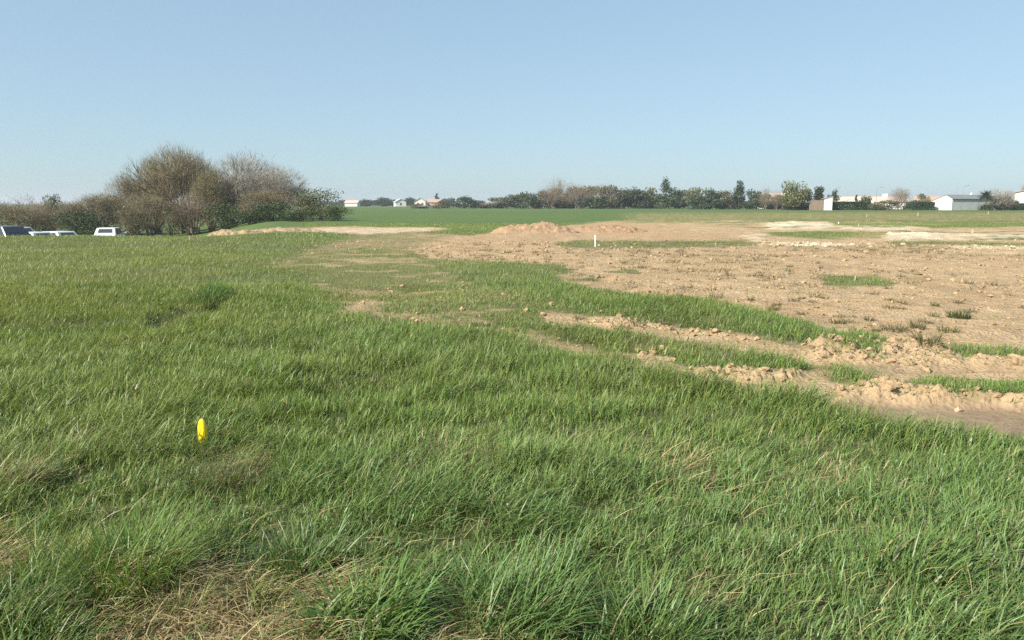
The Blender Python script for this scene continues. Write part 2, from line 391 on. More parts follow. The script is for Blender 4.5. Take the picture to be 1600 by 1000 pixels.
# vertex normals of the whole sheet, so that the split shows no seams
fn = np.cross(V[Q[:, 1]] - V[Q[:, 0]], V[Q[:, 2]] - V[Q[:, 0]])
vn = np.zeros_like(V)
for k in range(4): np.add.at(vn, Q[:, k], fn)
vn[-1] = (0, 0, 1); vn /= np.maximum(np.linalg.norm(vn, axis=1), 1e-12)[:, None]
fs, fy_, fx_ = sw[Q].mean(1), ty[Q].mean(1), tx[Q].mean(1)
fq = fx_ / np.maximum(fy_, 1)
is_soil = (fs > .5) & (fy_ < 100) & (fy_ > 2.0)
is_far = (~is_soil) & (np.hypot(fx_, fy_) > 46)
def sheet(name, sel, label, tri=None):
    q = Q[sel]; used = np.unique(q); rem = np.full(len(V), -1, np.int64)
    if tri is not None: used = np.unique(np.append(used, tri.ravel()))
    rem[used] = np.arange(len(used))
    flat = rem[q].ravel(); cnt = np.full(len(q), 4)
    if tri is not None: flat = np.append(flat, rem[tri].ravel()); cnt = np.append(cnt, np.full(len(tri), 3))
    me = mesh_np(name, V[used], flat, cnt, col[used], True, dict(soil=e_soil[used], wet=e_wet[used]))
    me.normals_split_custom_set_from_vertices([tuple(n) for n in vn[used]])
    o = put(name, me, M['ground']); tag(o, label, None, None, 'structure'); o['category'] = 'ground'
    return o
fan = np.stack([np.full(na, len(V) - 1), (np.arange(na) + 1) % na, np.arange(na)], -1)
field_ground = sheet('field_ground', ~is_soil & ~is_far, 'dark earth floor of the grassy field in front of the bare plot', fan)
bare_soil = sheet('bare_soil', is_soil, 'tan bare earth of the stripped plot with wheel ruts')
far_field = sheet('far_field', is_far, 'smooth green crop field running back to the hedgerow')

def gz(x, y):
    x = np.atleast_1d(np.asarray(x, float)); y = np.atleast_1d(np.asarray(y, float))
    return terrain(x, y)
def gz1(x, y): return float(gz(x, y)[0])

# ------------------------------------------------------------------ grass blades
def blade_mesh(x, y, z, h, w, az, th0, th1, twist, cb, ct, segs):
    """ribbons: th0 = tilt at the root, th1 = tilt at the tip, az = where they lean"""
    n = len(x); ds = h / segs
    dx, dy = np.sin(az), np.cos(az)
    sa = az + np.pi / 2 + twist
    sx, sy = np.cos(sa) * 0 + np.sin(sa), np.cos(sa)
    px, py, pz = x.copy(), y.copy(), z.copy()
    nv = 2 * segs + 1
    Vv = np.empty((n, nv, 3), np.float32); Cc = np.empty((n, nv, 3), np.float32)
    for s in range(segs + 1):
        t = s / segs
        if s < segs:
            hw = w * .5 * (1.0 if s == 0 else (1 - t ** 2.2)) * (0.75 if s == 0 else 1)
            Vv[:, 2 * s, 0] = px - sx * hw; Vv[:, 2 * s, 1] = py - sy * hw; Vv[:, 2 * s, 2] = pz
            Vv[:, 2 * s + 1, 0] = px + sx * hw; Vv[:, 2 * s + 1, 1] = py + sy * hw; Vv[:, 2 * s + 1, 2] = pz
            c = cb + (ct - cb) * t
            Cc[:, 2 * s] = c; Cc[:, 2 * s + 1] = c
            th = th0 + (th1 - th0) * ((s + .5) / segs)
            px = px + dx * np.sin(th) * ds; py = py + dy * np.sin(th) * ds; pz = pz + np.cos(th) * ds
        else:
            Vv[:, 2 * s, 0] = px; Vv[:, 2 * s, 1] = py; Vv[:, 2 * s, 2] = pz
            Cc[:, 2 * s] = ct
    o = (np.arange(n) * nv)[:, None]
    fl, ct_ = [], []
    loc = []
    for s in range(segs - 1): loc += [2 * s, 2 * s + 1, 2 * s + 3, 2 * s + 2]; ct_.append(4)
    loc += [2 * segs - 2, 2 * segs - 1, 2 * segs]; ct_.append(3)
    F = (o + np.array(loc)[None, :]).ravel()
    return Vv.reshape(-1, 3), F, np.tile(ct_, n), Cc.reshape(-1, 3)
def merge(parts):
    Vs, Fs, Ns, Cs, off = [], [], [], [], 0
    for v, f, c, k in parts:
        Vs.append(v); Fs.append(f + off); Ns.append(c); Cs.append(k); off += len(v)
    return np.concatenate(Vs), np.concatenate(Fs), np.concatenate(Ns), np.concatenate(Cs)

def scatter(y0, y1, dens, x_half=0.78, seed=0, pad=0.8):
    r = np.random.default_rng(seed)
    # uniform in the trapezoid that the lens sees, with room at the sides
    area = x_half * (y1 ** 2 - y0 ** 2) + 2 * pad * (y1 - y0); n = int(area * dens)
    y = np.sqrt(r.uniform(y0 ** 2, y1 ** 2, n)); x = r.uniform(-1, 1, n) * (x_half * y + pad)
    return x, y, r

GREENS = np.array([(.150, .236, .050), (.185, .270, .058), (.120, .210, .052), (.225, .280, .068), (.096, .172, .038)], np.float32)
def field_blades(y0, y1, dens, segs, wmul, seed):
    x, y, r = scatter(y0, y1, dens, seed=seed)
    L = look(x, y)
    clump = fbm(x * 4.5, y * 4.5, 101, 3); big = fbm(x * .7, y * .7, 111, 3); mid = fbm(x * 1.9, y * 1.9, 121, 3)
    patch = np.clip((fbm(x * 1.3, y * 1.3, 91, 4) - .50) * 6, 0, 1)
    p = (1 - np.clip(L['soil'] * 1.25 + (.5 * (mid - .5) + 1.1 * (fbm(x * 6, y * 6, 161, 3) - .5)) * (L['soil'] > .06) * (L['soil'] < .97), 0, lerp(.99, .84, L['clod']))) * (1 - L['thin'] * (.25 + .75 * patch)) * np.clip(lerp(.26, .45, sstep(5, 12, y)) + 1.9 * (clump - .18), .06, 1) * (1 - .5 * L['dry'])
    keep = r.random(len(x)) < np.clip(p, 0, 1)
    q = x / np.maximum(y, 1); keep &= ~((q < -.27) & (y > 44.5)) & (base_z(x, y) > -.75)
    x, y = x[keep], y[keep]; L = {k: v[keep] for k, v in L.items()}; clump, big, mid, patch = clump[keep], big[keep], mid[keep], patch[keep]
    n = len(x)
    z = terrain(x, y, L) - .01
    h = (.085 + .08 * mid + .07 * clump) * r.uniform(.55, 1.25, n) * (1 - .55 * L['thin']) * (1 + .45 * L['lush']) * (1 - .45 * L['dry'])
    h *= lerp(1.0, .74, sstep(6, 15, y)) * (.75 + .5 * big) * (1 - .6 * np.clip(L['soil'], 0, 1)) * (1 + .8 * np.clip(L['dip'], -1, 0) * -1)
    h *= lerp(.85, 1.0, sstep(3.5, 6, y)) * lerp(.70 + .58 * sstep(.36, .66, mid), 1.0, sstep(7, 12, y))
    w = r.uniform(.0036, .0088, n) * wmul * (1 + .6 * (r.random(n) < .08))
    # the wind and trampling comb the blades one way, mostly to the right
    flow = 1.25 + 1.5 * (fbm(x * .55, y * .55, 131, 3) - .5) * 2 + .9 * (mid - .5) * 2
    az = flow + r.normal(0, 1.0, n)
    rnd = r.random(n) < .30; az[rnd] = r.uniform(0, 2 * np.pi, rnd.sum())
    th0 = np.abs(r.normal(.16, .16, n)); th1 = th0 + np.abs(r.normal(.85, .55, n)) + .6 * (mid > .58)
    th0 += .5 * L['dry'] * r.random(n)
    # colour: sward patches from bluish to yellow green, some straw
    g = GREENS[r.integers(0, len(GREENS), n)]
    yel = np.clip((big - .42) * 2.2, 0, 1) * lerp(.45, 1, sstep(4.5, 14, y))
    g = mixc(g, C3((.285, .305, .090)), np.clip(yel * .75 + .35 * sstep(8, 26, y) + .25 * sstep(-.1, -.6, x / y), 0, .85) * r.uniform(.4, 1, n))
    g = mixc(g, C3((.132, .240, .088)), np.clip(sstep(6.0, 3.4, y) * .7 * r.uniform(.3, 1, n), 0, 1))
    g = mixc(g, C3((.085, .165, .034)), np.clip(L['lush'] * .6 + .4 * np.clip(-L['dip'], 0, 1), 0, 1))
    straw = r.random(n) < np.clip(.035 + .55 * L['dry'] + .22 * L['thin'], 0, .85)
    g[straw] = mixc(np.tile(C3((.30, .215, .105)), (int(straw.sum()), 1)), C3((.17, .135, .06)), r.random(int(straw.sum())))
    th1[straw] += .4
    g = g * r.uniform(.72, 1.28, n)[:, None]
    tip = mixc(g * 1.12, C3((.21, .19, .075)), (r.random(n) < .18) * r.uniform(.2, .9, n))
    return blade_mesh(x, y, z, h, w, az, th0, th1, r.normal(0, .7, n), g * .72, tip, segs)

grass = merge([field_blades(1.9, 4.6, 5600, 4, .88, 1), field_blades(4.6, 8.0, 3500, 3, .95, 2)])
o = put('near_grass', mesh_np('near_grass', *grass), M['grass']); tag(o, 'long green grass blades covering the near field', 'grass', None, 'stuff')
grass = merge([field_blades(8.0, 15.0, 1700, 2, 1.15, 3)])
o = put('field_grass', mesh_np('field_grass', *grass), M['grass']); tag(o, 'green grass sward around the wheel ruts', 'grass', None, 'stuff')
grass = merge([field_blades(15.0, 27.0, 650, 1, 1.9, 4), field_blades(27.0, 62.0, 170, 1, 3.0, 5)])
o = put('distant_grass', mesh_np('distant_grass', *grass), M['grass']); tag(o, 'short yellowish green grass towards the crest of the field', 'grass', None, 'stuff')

# matted straw lying in the verge
x, y, r = scatter(1.9, 5.0, 2600, seed=9)
L = look(x, y); k = r.random(len(x)) < np.clip(1.1 * L['dry'] ** 1.8 + .04, 0, 1); x, y = x[k], y[k]; n = len(x)
zz = gz(x, y) + r.uniform(.0, .05, n)
flow = .9 + 2.0 * (fbm(x * 1.2, y * 1.2, 171, 2) - .3) * 2
c = mixc(np.tile(C3((.62, .49, .27)), (n, 1)), C3((.32, .26, .11)), r.random(n)) * r.uniform(.7, 1.2, n)[:, None]
b = blade_mesh(x, y, zz, r.uniform(.08, .28, n), r.uniform(.0022, .0048, n), flow + r.normal(0, .7, n), r.uniform(.5, 1.3, n), r.uniform(1.3, 2.0, n), r.normal(0, .6, n), c * .8, c, 3)
o = put('matted_straw', mesh_np('matted_straw', *b), M['straw']); tag(o, 'flattened dry tan straw in the near verge', 'straw', None, 'stuff')

# ------------------------------------------------------------------ grass tussocks in the verge, each a thing of its own
def tussock(px, py, rad, hh, n, tint, lean, spread, label, wide=1.0, dry=.08, seed=0):
    r = np.random.default_rng(seed + 500); X, Y = G(px, py)
    n = int(n * .72); hh = hh * .74; spread = spread + .2; tint = (tint[0] * 1.75, tint[1] * 1.6, tint[2] * 1.2)
    a = r.uniform(0, 2 * np.pi, n); q = rad * .55 * np.sqrt(r.random(n))
    x, y = q * np.sin(a), q * np.cos(a)
    z = gz(X + x, Y + y) - .015
    z0 = gz1(X, Y)
    az = a + r.normal(0, .45, n); k = r.random(n) < lean; az[k] = 1.35 + r.normal(0, .55, int(k.sum()))
    h = hh * r.uniform(.5, 1.15, n); th0 = np.abs(r.normal(.12, .14, n)) + .35 * (q / rad); th1 = th0 + np.abs(r.normal(spread, .4, n))
    c = np.tile(C3(tint), (n, 1)) * r.uniform(.65, 1.35, n)[:, None]
    c = mixc(c, C3((.20, .24, .055)), .5 * r.random(n))
    d = r.random(n) < dry; c[d] = mixc(np.tile(C3((.34, .25, .13)), (int(d.sum()), 1)), C3((.2, .16, .08)), r.random(int(d.sum()))); th1[d] += .5
    w = r.uniform(.0032, .0068, n) * wide
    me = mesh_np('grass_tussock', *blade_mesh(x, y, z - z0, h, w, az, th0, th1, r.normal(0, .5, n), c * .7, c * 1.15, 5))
    o = put('grass_tussock', me, M['grass'], None, (X, Y, z0)); tag(o, label, 'grass tussock', 'grass tussocks in the near verge')
    return o
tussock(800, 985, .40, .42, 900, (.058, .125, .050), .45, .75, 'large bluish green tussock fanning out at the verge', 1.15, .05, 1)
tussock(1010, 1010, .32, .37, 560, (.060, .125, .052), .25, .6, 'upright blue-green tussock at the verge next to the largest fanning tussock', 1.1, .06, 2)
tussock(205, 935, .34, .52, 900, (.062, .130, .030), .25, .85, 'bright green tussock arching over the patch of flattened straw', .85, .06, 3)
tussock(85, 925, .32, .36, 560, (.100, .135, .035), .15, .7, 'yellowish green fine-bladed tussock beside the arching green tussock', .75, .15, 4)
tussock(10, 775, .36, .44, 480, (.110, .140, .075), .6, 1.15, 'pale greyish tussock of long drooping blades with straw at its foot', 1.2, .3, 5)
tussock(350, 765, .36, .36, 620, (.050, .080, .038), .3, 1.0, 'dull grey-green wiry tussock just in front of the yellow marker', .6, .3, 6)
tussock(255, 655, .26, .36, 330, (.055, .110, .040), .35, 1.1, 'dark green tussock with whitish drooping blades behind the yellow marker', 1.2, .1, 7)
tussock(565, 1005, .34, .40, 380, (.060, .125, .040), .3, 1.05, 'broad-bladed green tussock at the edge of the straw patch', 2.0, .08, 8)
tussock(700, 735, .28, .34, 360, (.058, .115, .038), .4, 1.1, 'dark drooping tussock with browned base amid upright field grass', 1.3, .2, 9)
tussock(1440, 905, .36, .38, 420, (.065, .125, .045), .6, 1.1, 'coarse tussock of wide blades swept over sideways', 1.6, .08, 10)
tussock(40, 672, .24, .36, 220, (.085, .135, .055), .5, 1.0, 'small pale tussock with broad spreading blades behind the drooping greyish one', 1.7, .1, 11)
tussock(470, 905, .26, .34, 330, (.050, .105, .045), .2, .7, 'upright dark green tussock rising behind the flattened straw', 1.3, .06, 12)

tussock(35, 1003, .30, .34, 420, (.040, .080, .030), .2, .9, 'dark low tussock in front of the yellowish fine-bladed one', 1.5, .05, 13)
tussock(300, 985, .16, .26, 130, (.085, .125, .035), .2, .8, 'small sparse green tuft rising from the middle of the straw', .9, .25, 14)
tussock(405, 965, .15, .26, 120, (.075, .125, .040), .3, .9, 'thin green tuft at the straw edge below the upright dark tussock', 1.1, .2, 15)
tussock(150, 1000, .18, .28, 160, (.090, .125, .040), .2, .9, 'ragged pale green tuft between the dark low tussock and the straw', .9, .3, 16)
# broad-leaved weeds low in the verge
def rosette(px, py, rad, nl, label, seed):
    r = np.random.default_rng(seed); X, Y = G(px, py); z0 = gz1(X, Y); parts = []
    for k in range(nl):
        a = 2.4 * k + r.normal(0, .25); Ln = rad * r.uniform(.6, 1.1); W = Ln * r.uniform(.24, .36); up = r.uniform(.35, .95); ns = 6
        P, D_, Fz, Cl = [], np.array([math.sin(a), math.cos(a)]), [], []
        for q in range(ns + 1):
            t = q / ns; d = Ln * (t - .12 * t * t) ; zz2 = .03 + Ln * (up * t - .75 * up * t * t); ww = W * .5 * (math.sin(math.pi * min(1, .06 + t * .94)) ** .75 + .05) * (1 if q < ns else .1)
            for sd, dz in ((-1, .18), (0, 0), (1, .18)): P.append((D_[0] * d + D_[1] * ww * sd, D_[1] * d - D_[0] * ww * sd, zz2 + dz * ww + r.normal(0, .002)))
            for _ in range(3): Cl.append(C3((.12, .195, .055)) * r.uniform(.85, 1.15) * (1 + .25 * (_ == 1)))
        for q in range(ns):
            for e_ in (0, 1): Fz += [q * 3 + e_, q * 3 + e_ + 1, q * 3 + e_ + 4, q * 3 + e_ + 3]
        parts.append((np.array(P), np.array(Fz), np.full(ns * 2, 4), np.array(Cl)))
    root_ = empty('broadleaf_weed', (X, Y, z0), 0); tag(root_, label, 'weed', 'broad-leaved weeds low in the verge')
    for v, f, c, k in parts: put('leaf', mesh_np('leaf', v, f, c, k, True), M['grass'], root_)
rosette(500, 1000, .11, 11, 'broad-leaved weed at the edge of the straw next to the broad-bladed tussock', 901)
rosette(628, 992, .11, 9, 'leafy broad-leaved weed between the broad-bladed and the largest fanning tussock', 902)

# ------------------------------------------------------------------ yellow marker in the grass
M['yellow'] = plain('yellow_plastic', (.80, .57, .018), .42, .14, 45, .4, .15)
M['wood'] = plain('peg_wood', (.50, .38, .23), .8, .2, 20, .2, .2)
M['post_white'] = plain('greyed_white_paint', (.55, .55, .53), .6, .08, 12, .3)
M['wood_white'] = plain('white_painted_wood', (.80, .79, .75), .6, .06, 12, .3)
mx_, my_ = XAT(316, 4.82, .18), 4.82
mz = gz1(mx_, my_)
root = empty('yellow_marker', (mx_, my_, mz), math.radians(-8)); tag(root, 'bright yellow plastic field marker with rounded top standing in the grass', 'marker')
top, nseg = ZAT(654, my_) - mz, 14
vs_, fs_ = [], []
prof = [(-.031, 0.0), (-.029, .010), (-.015, .017), (-.005, .0185), (0, .0150), (.005, .0185), (.015, .017), (.029, .010), (.031, 0.0)]
lv = [0, .04, .1] + [.1 + (top - .1) * t for t in (.3, .55, .72, .84, .92, .97, 1.0)]
for kk, zq in enumerate(lv):
    u = max(0, (zq - (top - .075)) / .075); s = math.sqrt(max(0, 1 - u * u)) if u > 0 else 1.0; s = max(s, .08)
    for (xx, yy) in prof: vs_.append((xx * s, -yy * (.4 + .6 * s), zq))
    for (xx, yy) in reversed(prof): vs_.append((xx * s * .93, -yy * (.4 + .6 * s) + .0022, zq))
m_ = len(prof) * 2
for kk in range(len(lv) - 1):
    for q in range(m_): fs_.append((kk * m_ + q, kk * m_ + (q + 1) % m_, (kk + 1) * m_ + (q + 1) % m_, (kk + 1) * m_ + q))
fs_.append(tuple(range(m_ - 1, -1, -1))); fs_.append(tuple((len(lv) - 1) * m_ + q for q in range(m_)))
me = bpy.data.meshes.new('blade'); me.from_pydata(vs_, [], fs_); me.update()
for p_ in me.polygons: p_.use_smooth = True
put('marker_blade', me, M['yellow'], root)
MB().tube((0, .006, -.12), (0, .006, .12), .006, .008, 8).build('peg', M['wood'], root)
# grass stems crossing its lower half
r = np.random.default_rng(77); n = 130
x = mx_ + r.uniform(-.10, .10, n); y = my_ - r.uniform(.03, .16, n); z = gz(x, y)
c = np.tile(C3((.11, .18, .055)), (n, 1)) * r.uniform(.6, 1.4, n)[:, None]
me = mesh_np('grass_tuft', *blade_mesh(x - mx_, y - my_, z - mz, r.uniform(.06, .135, n), r.uniform(.002, .0045, n), r.normal(1.2, 1.0, n), np.abs(r.normal(.1, .12, n)), np.abs(r.normal(.8, .4, n)), r.normal(0, .6, n), c * .8, c * 1.1, 4))
tag(put('grass_tuft', me, M['grass'], None, (mx_, my_, mz)), 'thin tuft of grass growing across the foot of the yellow marker', 'grass tuft')

# ------------------------------------------------------------------ clods and crumbs of earth
def ico(sub):
    import bmesh
    bm = bmesh.new(); bmesh.ops.create_icosphere(bm, subdivisions=sub, radius=1.0); bm.verts.ensure_lookup_table()
    v = np.array([q.co[:] for q in bm.verts]); f = np.array([[w_.index for w_ in q.verts] for q in bm.faces]); bm.free()
    return v, f
I1, I2 = ico(1), ico(2)
def clod_mesh(seed, base=I2, rough=.45, tint=(.36, .258, .15)):
    r = np.random.default_rng(seed); v, f = base; v = v.copy()
    k = np.ones(len(v))
    for _ in range(6):
        d = r.normal(size=3); d /= np.linalg.norm(d); lim = r.uniform(.75, .95); s = v @ d
        k = np.where(s > lim, np.minimum(k, lim / np.maximum(s, .01)), k)
    k *= 1 + rough * .42 * r.normal(size=len(v))
    v = v * k[:, None] * np.array([1, r.uniform(.7, 1.0), r.uniform(.6, .85)])
    c = np.tile(C3(tint), (len(v), 1)) * r.uniform(.82, 1.15, len(v))[:, None]
    return mesh_np('soil_clod', v, f.ravel(), np.full(len(f), 3), c, False)
def earth_mat(name):
    m, t, p = new_mat(name); N, Lk = t.nodes, t.links
    at = N.new('ShaderNodeAttribute'); at.attribute_name = 'Col'; tc = N.new('ShaderNodeNewGeometry'); nz = N.new('ShaderNodeTexNoise')
    nz.inputs['Scale'].default_value = 14; nz.inputs['Detail'].default_value = 8; nz.inputs['Roughness'].default_value = .65; Lk.new(tc.outputs['Position'], nz.inputs['Vector'])
    mr = N.new('ShaderNodeMapRange'); mr.inputs[1].default_value = .3; mr.inputs[2].default_value = .7; mr.inputs[3].default_value = .75; mr.inputs[4].default_value = 1.2
    Lk.new(nz.outputs['Fac'], mr.inputs[0]); s = N.new('ShaderNodeVectorMath'); s.operation = 'SCALE'; Lk.new(at.outputs['Color'], s.inputs[0]); Lk.new(mr.outputs[0], s.inputs['Scale'])
    Lk.new(s.outputs[0], p.inputs['Base Color']); p.inputs['Roughness'].default_value = .95; p.inputs['Specular IOR Level'].default_value = .15
    b = N.new('ShaderNodeBump'); b.inputs['Strength'].default_value = .8; b.inputs['Distance'].default_value = .04; Lk.new(nz.outputs['Fac'], b.inputs['Height']); Lk.new(b.outputs[0], p.inputs['Normal'])
    return m
M['earth'] = earth_mat('crumbly_earth')
clods = [clod_mesh(s) for s in range(8)]
for me in clods: me.materials.append(M['earth'])
r = np.random.default_rng(55)
x, y, _ = scatter(6.0, 16.0, 22, seed=56)
L = look(x, y); k = r.random(len(x)) < L['clod'] * .9; x, y = x[k], y[k]; k = np.sort(r.permutation(len(x))[:260]); x, y = x[k], y[k]
# single clods lying in the thin grass, where the photograph shows them
spots = [(930, 505), (955, 512), (968, 510), (822, 492), (848, 497), (862, 482), (748, 478), (786, 466), (806, 468), (760, 508), (688, 470), (566, 478), (628, 448), (724, 450), (1005, 555), (1020, 548), (1035, 543), (940, 493), (1415, 534), (1428, 536), (1284, 540), (1300, 538), (735, 476), (648, 502), (655, 505), (722, 489), (1022, 492), (1090, 520), (1102, 522), (1135, 525)]
sx_ = np.array([G(*s) for s in spots]); sz_ = r.uniform(.03, .065, len(spots))
x = np.append(sx_[:, 0], x); y = np.append(sx_[:, 1], y); sizes = np.append(sz_, np.clip(r.lognormal(-3.5, .45, len(x) - len(spots)), .015, .075))
z = gz(x, y)
for i_ in range(len(x)):
    o = bpy.data.objects.new('soil_clod', clods[i_ % 8]); ROOT.objects.link(o); o.parent = bare_soil
    s = sizes[i_]; o.location = (x[i_], y[i_], z[i_] + s * .18); o.scale = (s, s, s); o.rotation_euler = (r.uniform(-.4, .4), r.uniform(-.4, .4), r.uniform(0, 6.28))
def crumbs(x, y, s, r, tint=(.345, .245, .142)):
    v, f = I1; n = len(x); z = gz(x, y)
    k = (1 + .3 * r.normal(size=(n, len(v), 1))) * v[None]
    a = r.uniform(0, 6.28, n); ca, sa = np.cos(a)[:, None], np.sin(a)[:, None]
    k = np.stack([k[..., 0] * ca - k[..., 1] * sa, k[..., 0] * sa + k[..., 1] * ca, k[..., 2] * .65], -1) * s[:, None, None]
    k += np.stack([x, y, z + s * .15], -1)[:, None, :]
    c = np.tile(C3(tint), (n, 1)) * r.uniform(.75, 1.2, n)[:, None]
    return k.reshape(-1, 3), (np.arange(n)[:, None, None] * len(v) + f[None]).ravel(), np.full(n * len(f), 3), np.repeat(c, len(v), 0)
r = np.random.default_rng(60)
x, y, _ = scatter(5.8, 16, 110, seed=61); L = look(x, y)
k = r.random(len(x)) < np.clip(.16 * L['soil'] * (1 - .9 * L['wet']) + .85 * L['clod'] + .05 * L['thin'], 0, 1); x1, y1 = x[k], y[k]
x, y, _ = scatter(16, 34, 10, seed=62); L = look(x, y); k = r.random(len(x)) < .5 * L['soil']; x2, y2 = x[k], y[k]
b = merge([crumbs(x1, y1, np.clip(r.lognormal(-4.0, .45, len(x1)), .008, .06), r), crumbs(x2, y2, np.clip(r.lognormal(-3.4, .4, len(x2)), .015, .09), r)])
o = put('soil_crumbs', mesh_np('soil_crumbs', *b), M['earth']); tag(o, 'small crumbs of dry tan earth strewn over the bare plot', 'soil', None, 'stuff')
# pale limestone pieces along the far edge of the plot
r = np.random.default_rng(63); px_ = np.concatenate([r.uniform(1190, 1335, 80), r.uniform(1480, 1700, 90), r.uniform(1320, 1480, 30)]); py_ = np.concatenate([r.uniform(379, 384, 80), r.uniform(383, 391, 90), r.uniform(376, 386, 30)])
g_ = np.array([G(a, b) for a, b in zip(px_, py_)])
b = crumbs(g_[:, 0], g_[:, 1], np.clip(r.lognormal(-3.2, .45, len(px_)), .02, .10), r, (.50, .42, .29))
o = put('limestone_rubble', mesh_np('limestone_rubble', *b), M['earth']); tag(o, 'whitish limestone rubble along the far edge of the bare plot', 'rubble', None, 'stuff')

# ------------------------------------------------------------------ weeds on the bare plot
def weed_blades(X, Y, rad, hh, n, r, green):
    a = r.uniform(0, 6.28, n); q = rad * np.sqrt(r.random(n)); x, y = q * np.sin(a), q * np.cos(a)
    c = mixc(np.tile(C3((.20, .15, .08)), (n, 1)), C3((.10, .13, .045)), np.clip(green + r.normal(0, .25, n), 0, 1)) * r.uniform(.7, 1.25, n)[:, None]
    return X + x, Y + y, hh * r.uniform(.4, 1.1, n), a + r.normal(0, .7, n), c
def weed_mesh(items, r, wid):
    X = np.concatenate([i_[0] for i_ in items]); Y = np.concatenate([i_[1] for i_ in items]); h = np.concatenate([i_[2] for i_ in items]); az = np.concatenate([i_[3] for i_ in items]); c = np.concatenate([i_[4] for i_ in items])
    n = len(X); th0 = np.abs(r.normal(.35, .25, n))
    return X, Y, h, az, c, n, th0
r = np.random.default_rng(71)
x, y, _ = scatter(9.5, 31, 5.2, seed=72); L = look(x, y)
k = (r.random(len(x)) < L['soil'] * np.clip((fbm(x * .35, y * .35, 141, 3) - .30) * 2.6, 0, 1)) & (L['wet'] < .3) & (L['pale'] < .3) & (x > -3); x, y = x[k], y[k]
order = np.argsort(y); x, y = x[order], y[order]
items = []
for i_ in range(len(x)):
    g_ = np.clip(r.normal(.35, .25), 0, 1)
    if i_ < 48 and True:
        one = weed_blades(0, 0, r.uniform(.05, .11), r.uniform(.06, .15), 70, r, g_)
        X_, Y_, h_, az_, c_ = one; z0 = gz1(x[i_], y[i_]); n = len(X_); th0 = np.abs(r.normal(.4, .25, n))
        me = mesh_np('weed_tuft', *blade_mesh(X_, Y_, gz(X_ + x[i_], Y_ + y[i_]) - z0 - .01, h_, r.uniform(.004, .010, n), az_, th0, th0 + np.abs(r.normal(.7, .4, n)), r.normal(0, .6, n), c_ * .8, c_ * 1.1, 2))
        tag(put('weed_tuft', me, M['grass'], None, (x[i_], y[i_], z0)), 'small brownish weed tuft on the bare earth beyond the wheel ruts', 'weed', 'weeds dotted over the near side of the bare plot')
    else:
        items.append(weed_blades(x[i_], y[i_], r.uniform(.05, .24), r.uniform(.06, .17), 26, r, g_))
X_, Y_, h_, az_, c_, n, th0 = weed_mesh(items, r, 1)
b = blade_mesh(X_, Y_, gz(X_, Y_) - .01, h_, r.uniform(.010, .022, n), az_, th0, th0 + np.abs(r.normal(.7, .4, n)), r.normal(0, .6, n), c_ * .8, c_ * 1.1, 1)
o = put('scattered_weeds', mesh_np('scattered_weeds', *b), M['grass']); tag(o, 'sparse brownish green weeds over the far side of the bare plot', 'weeds', None, 'stuff')
def lone_tuft(px, py, rad, hh, n, green, label, seed):
    r = np.random.default_rng(seed); X, Y = G(px, py); z0 = gz1(X, Y)
    X_, Y_, h_, az_, c_ = weed_blades(0, 0, rad, hh, n, r, green); th0 = np.abs(r.normal(.25, .2, n))
    me = mesh_np('grass_tuft', *blade_mesh(X_, Y_, gz(X_ + X, Y_ + Y) - z0 - .01, h_, r.uniform(.005, .011, n), az_, th0, th0 + np.abs(r.normal(.7, .4, n)), r.normal(0, .6, n), c_ * .75, c_ * 1.1, 3))
    tag(put('grass_tuft', me, M['grass'], None, (X, Y, z0)), label, 'grass tuft')
lone_tuft(1497, 498, .14, .17, 260, 1.0, 'round bright green grass tuft alone on the bare earth', 81)
lone_tuft(1400, 518, .16, .14, 130, .45, 'olive weed clump just behind the heaped clods', 82)
lone_tuft(1432, 514, .09, .16, 90, .5, 'narrow upright weed clump behind the heaped clods', 83)
lone_tuft(1446, 540, .14, .18, 150, .6, 'green weed clump growing on top of the heaped clods', 84)
lone_tuft(1482, 518, .12, .13, 90, .5, 'low weed clump at the end of the short grass strip', 85)
lone_tuft(1308, 504, .10, .12, 80, .5, 'small olive weed clump above the dense grass strip', 86)

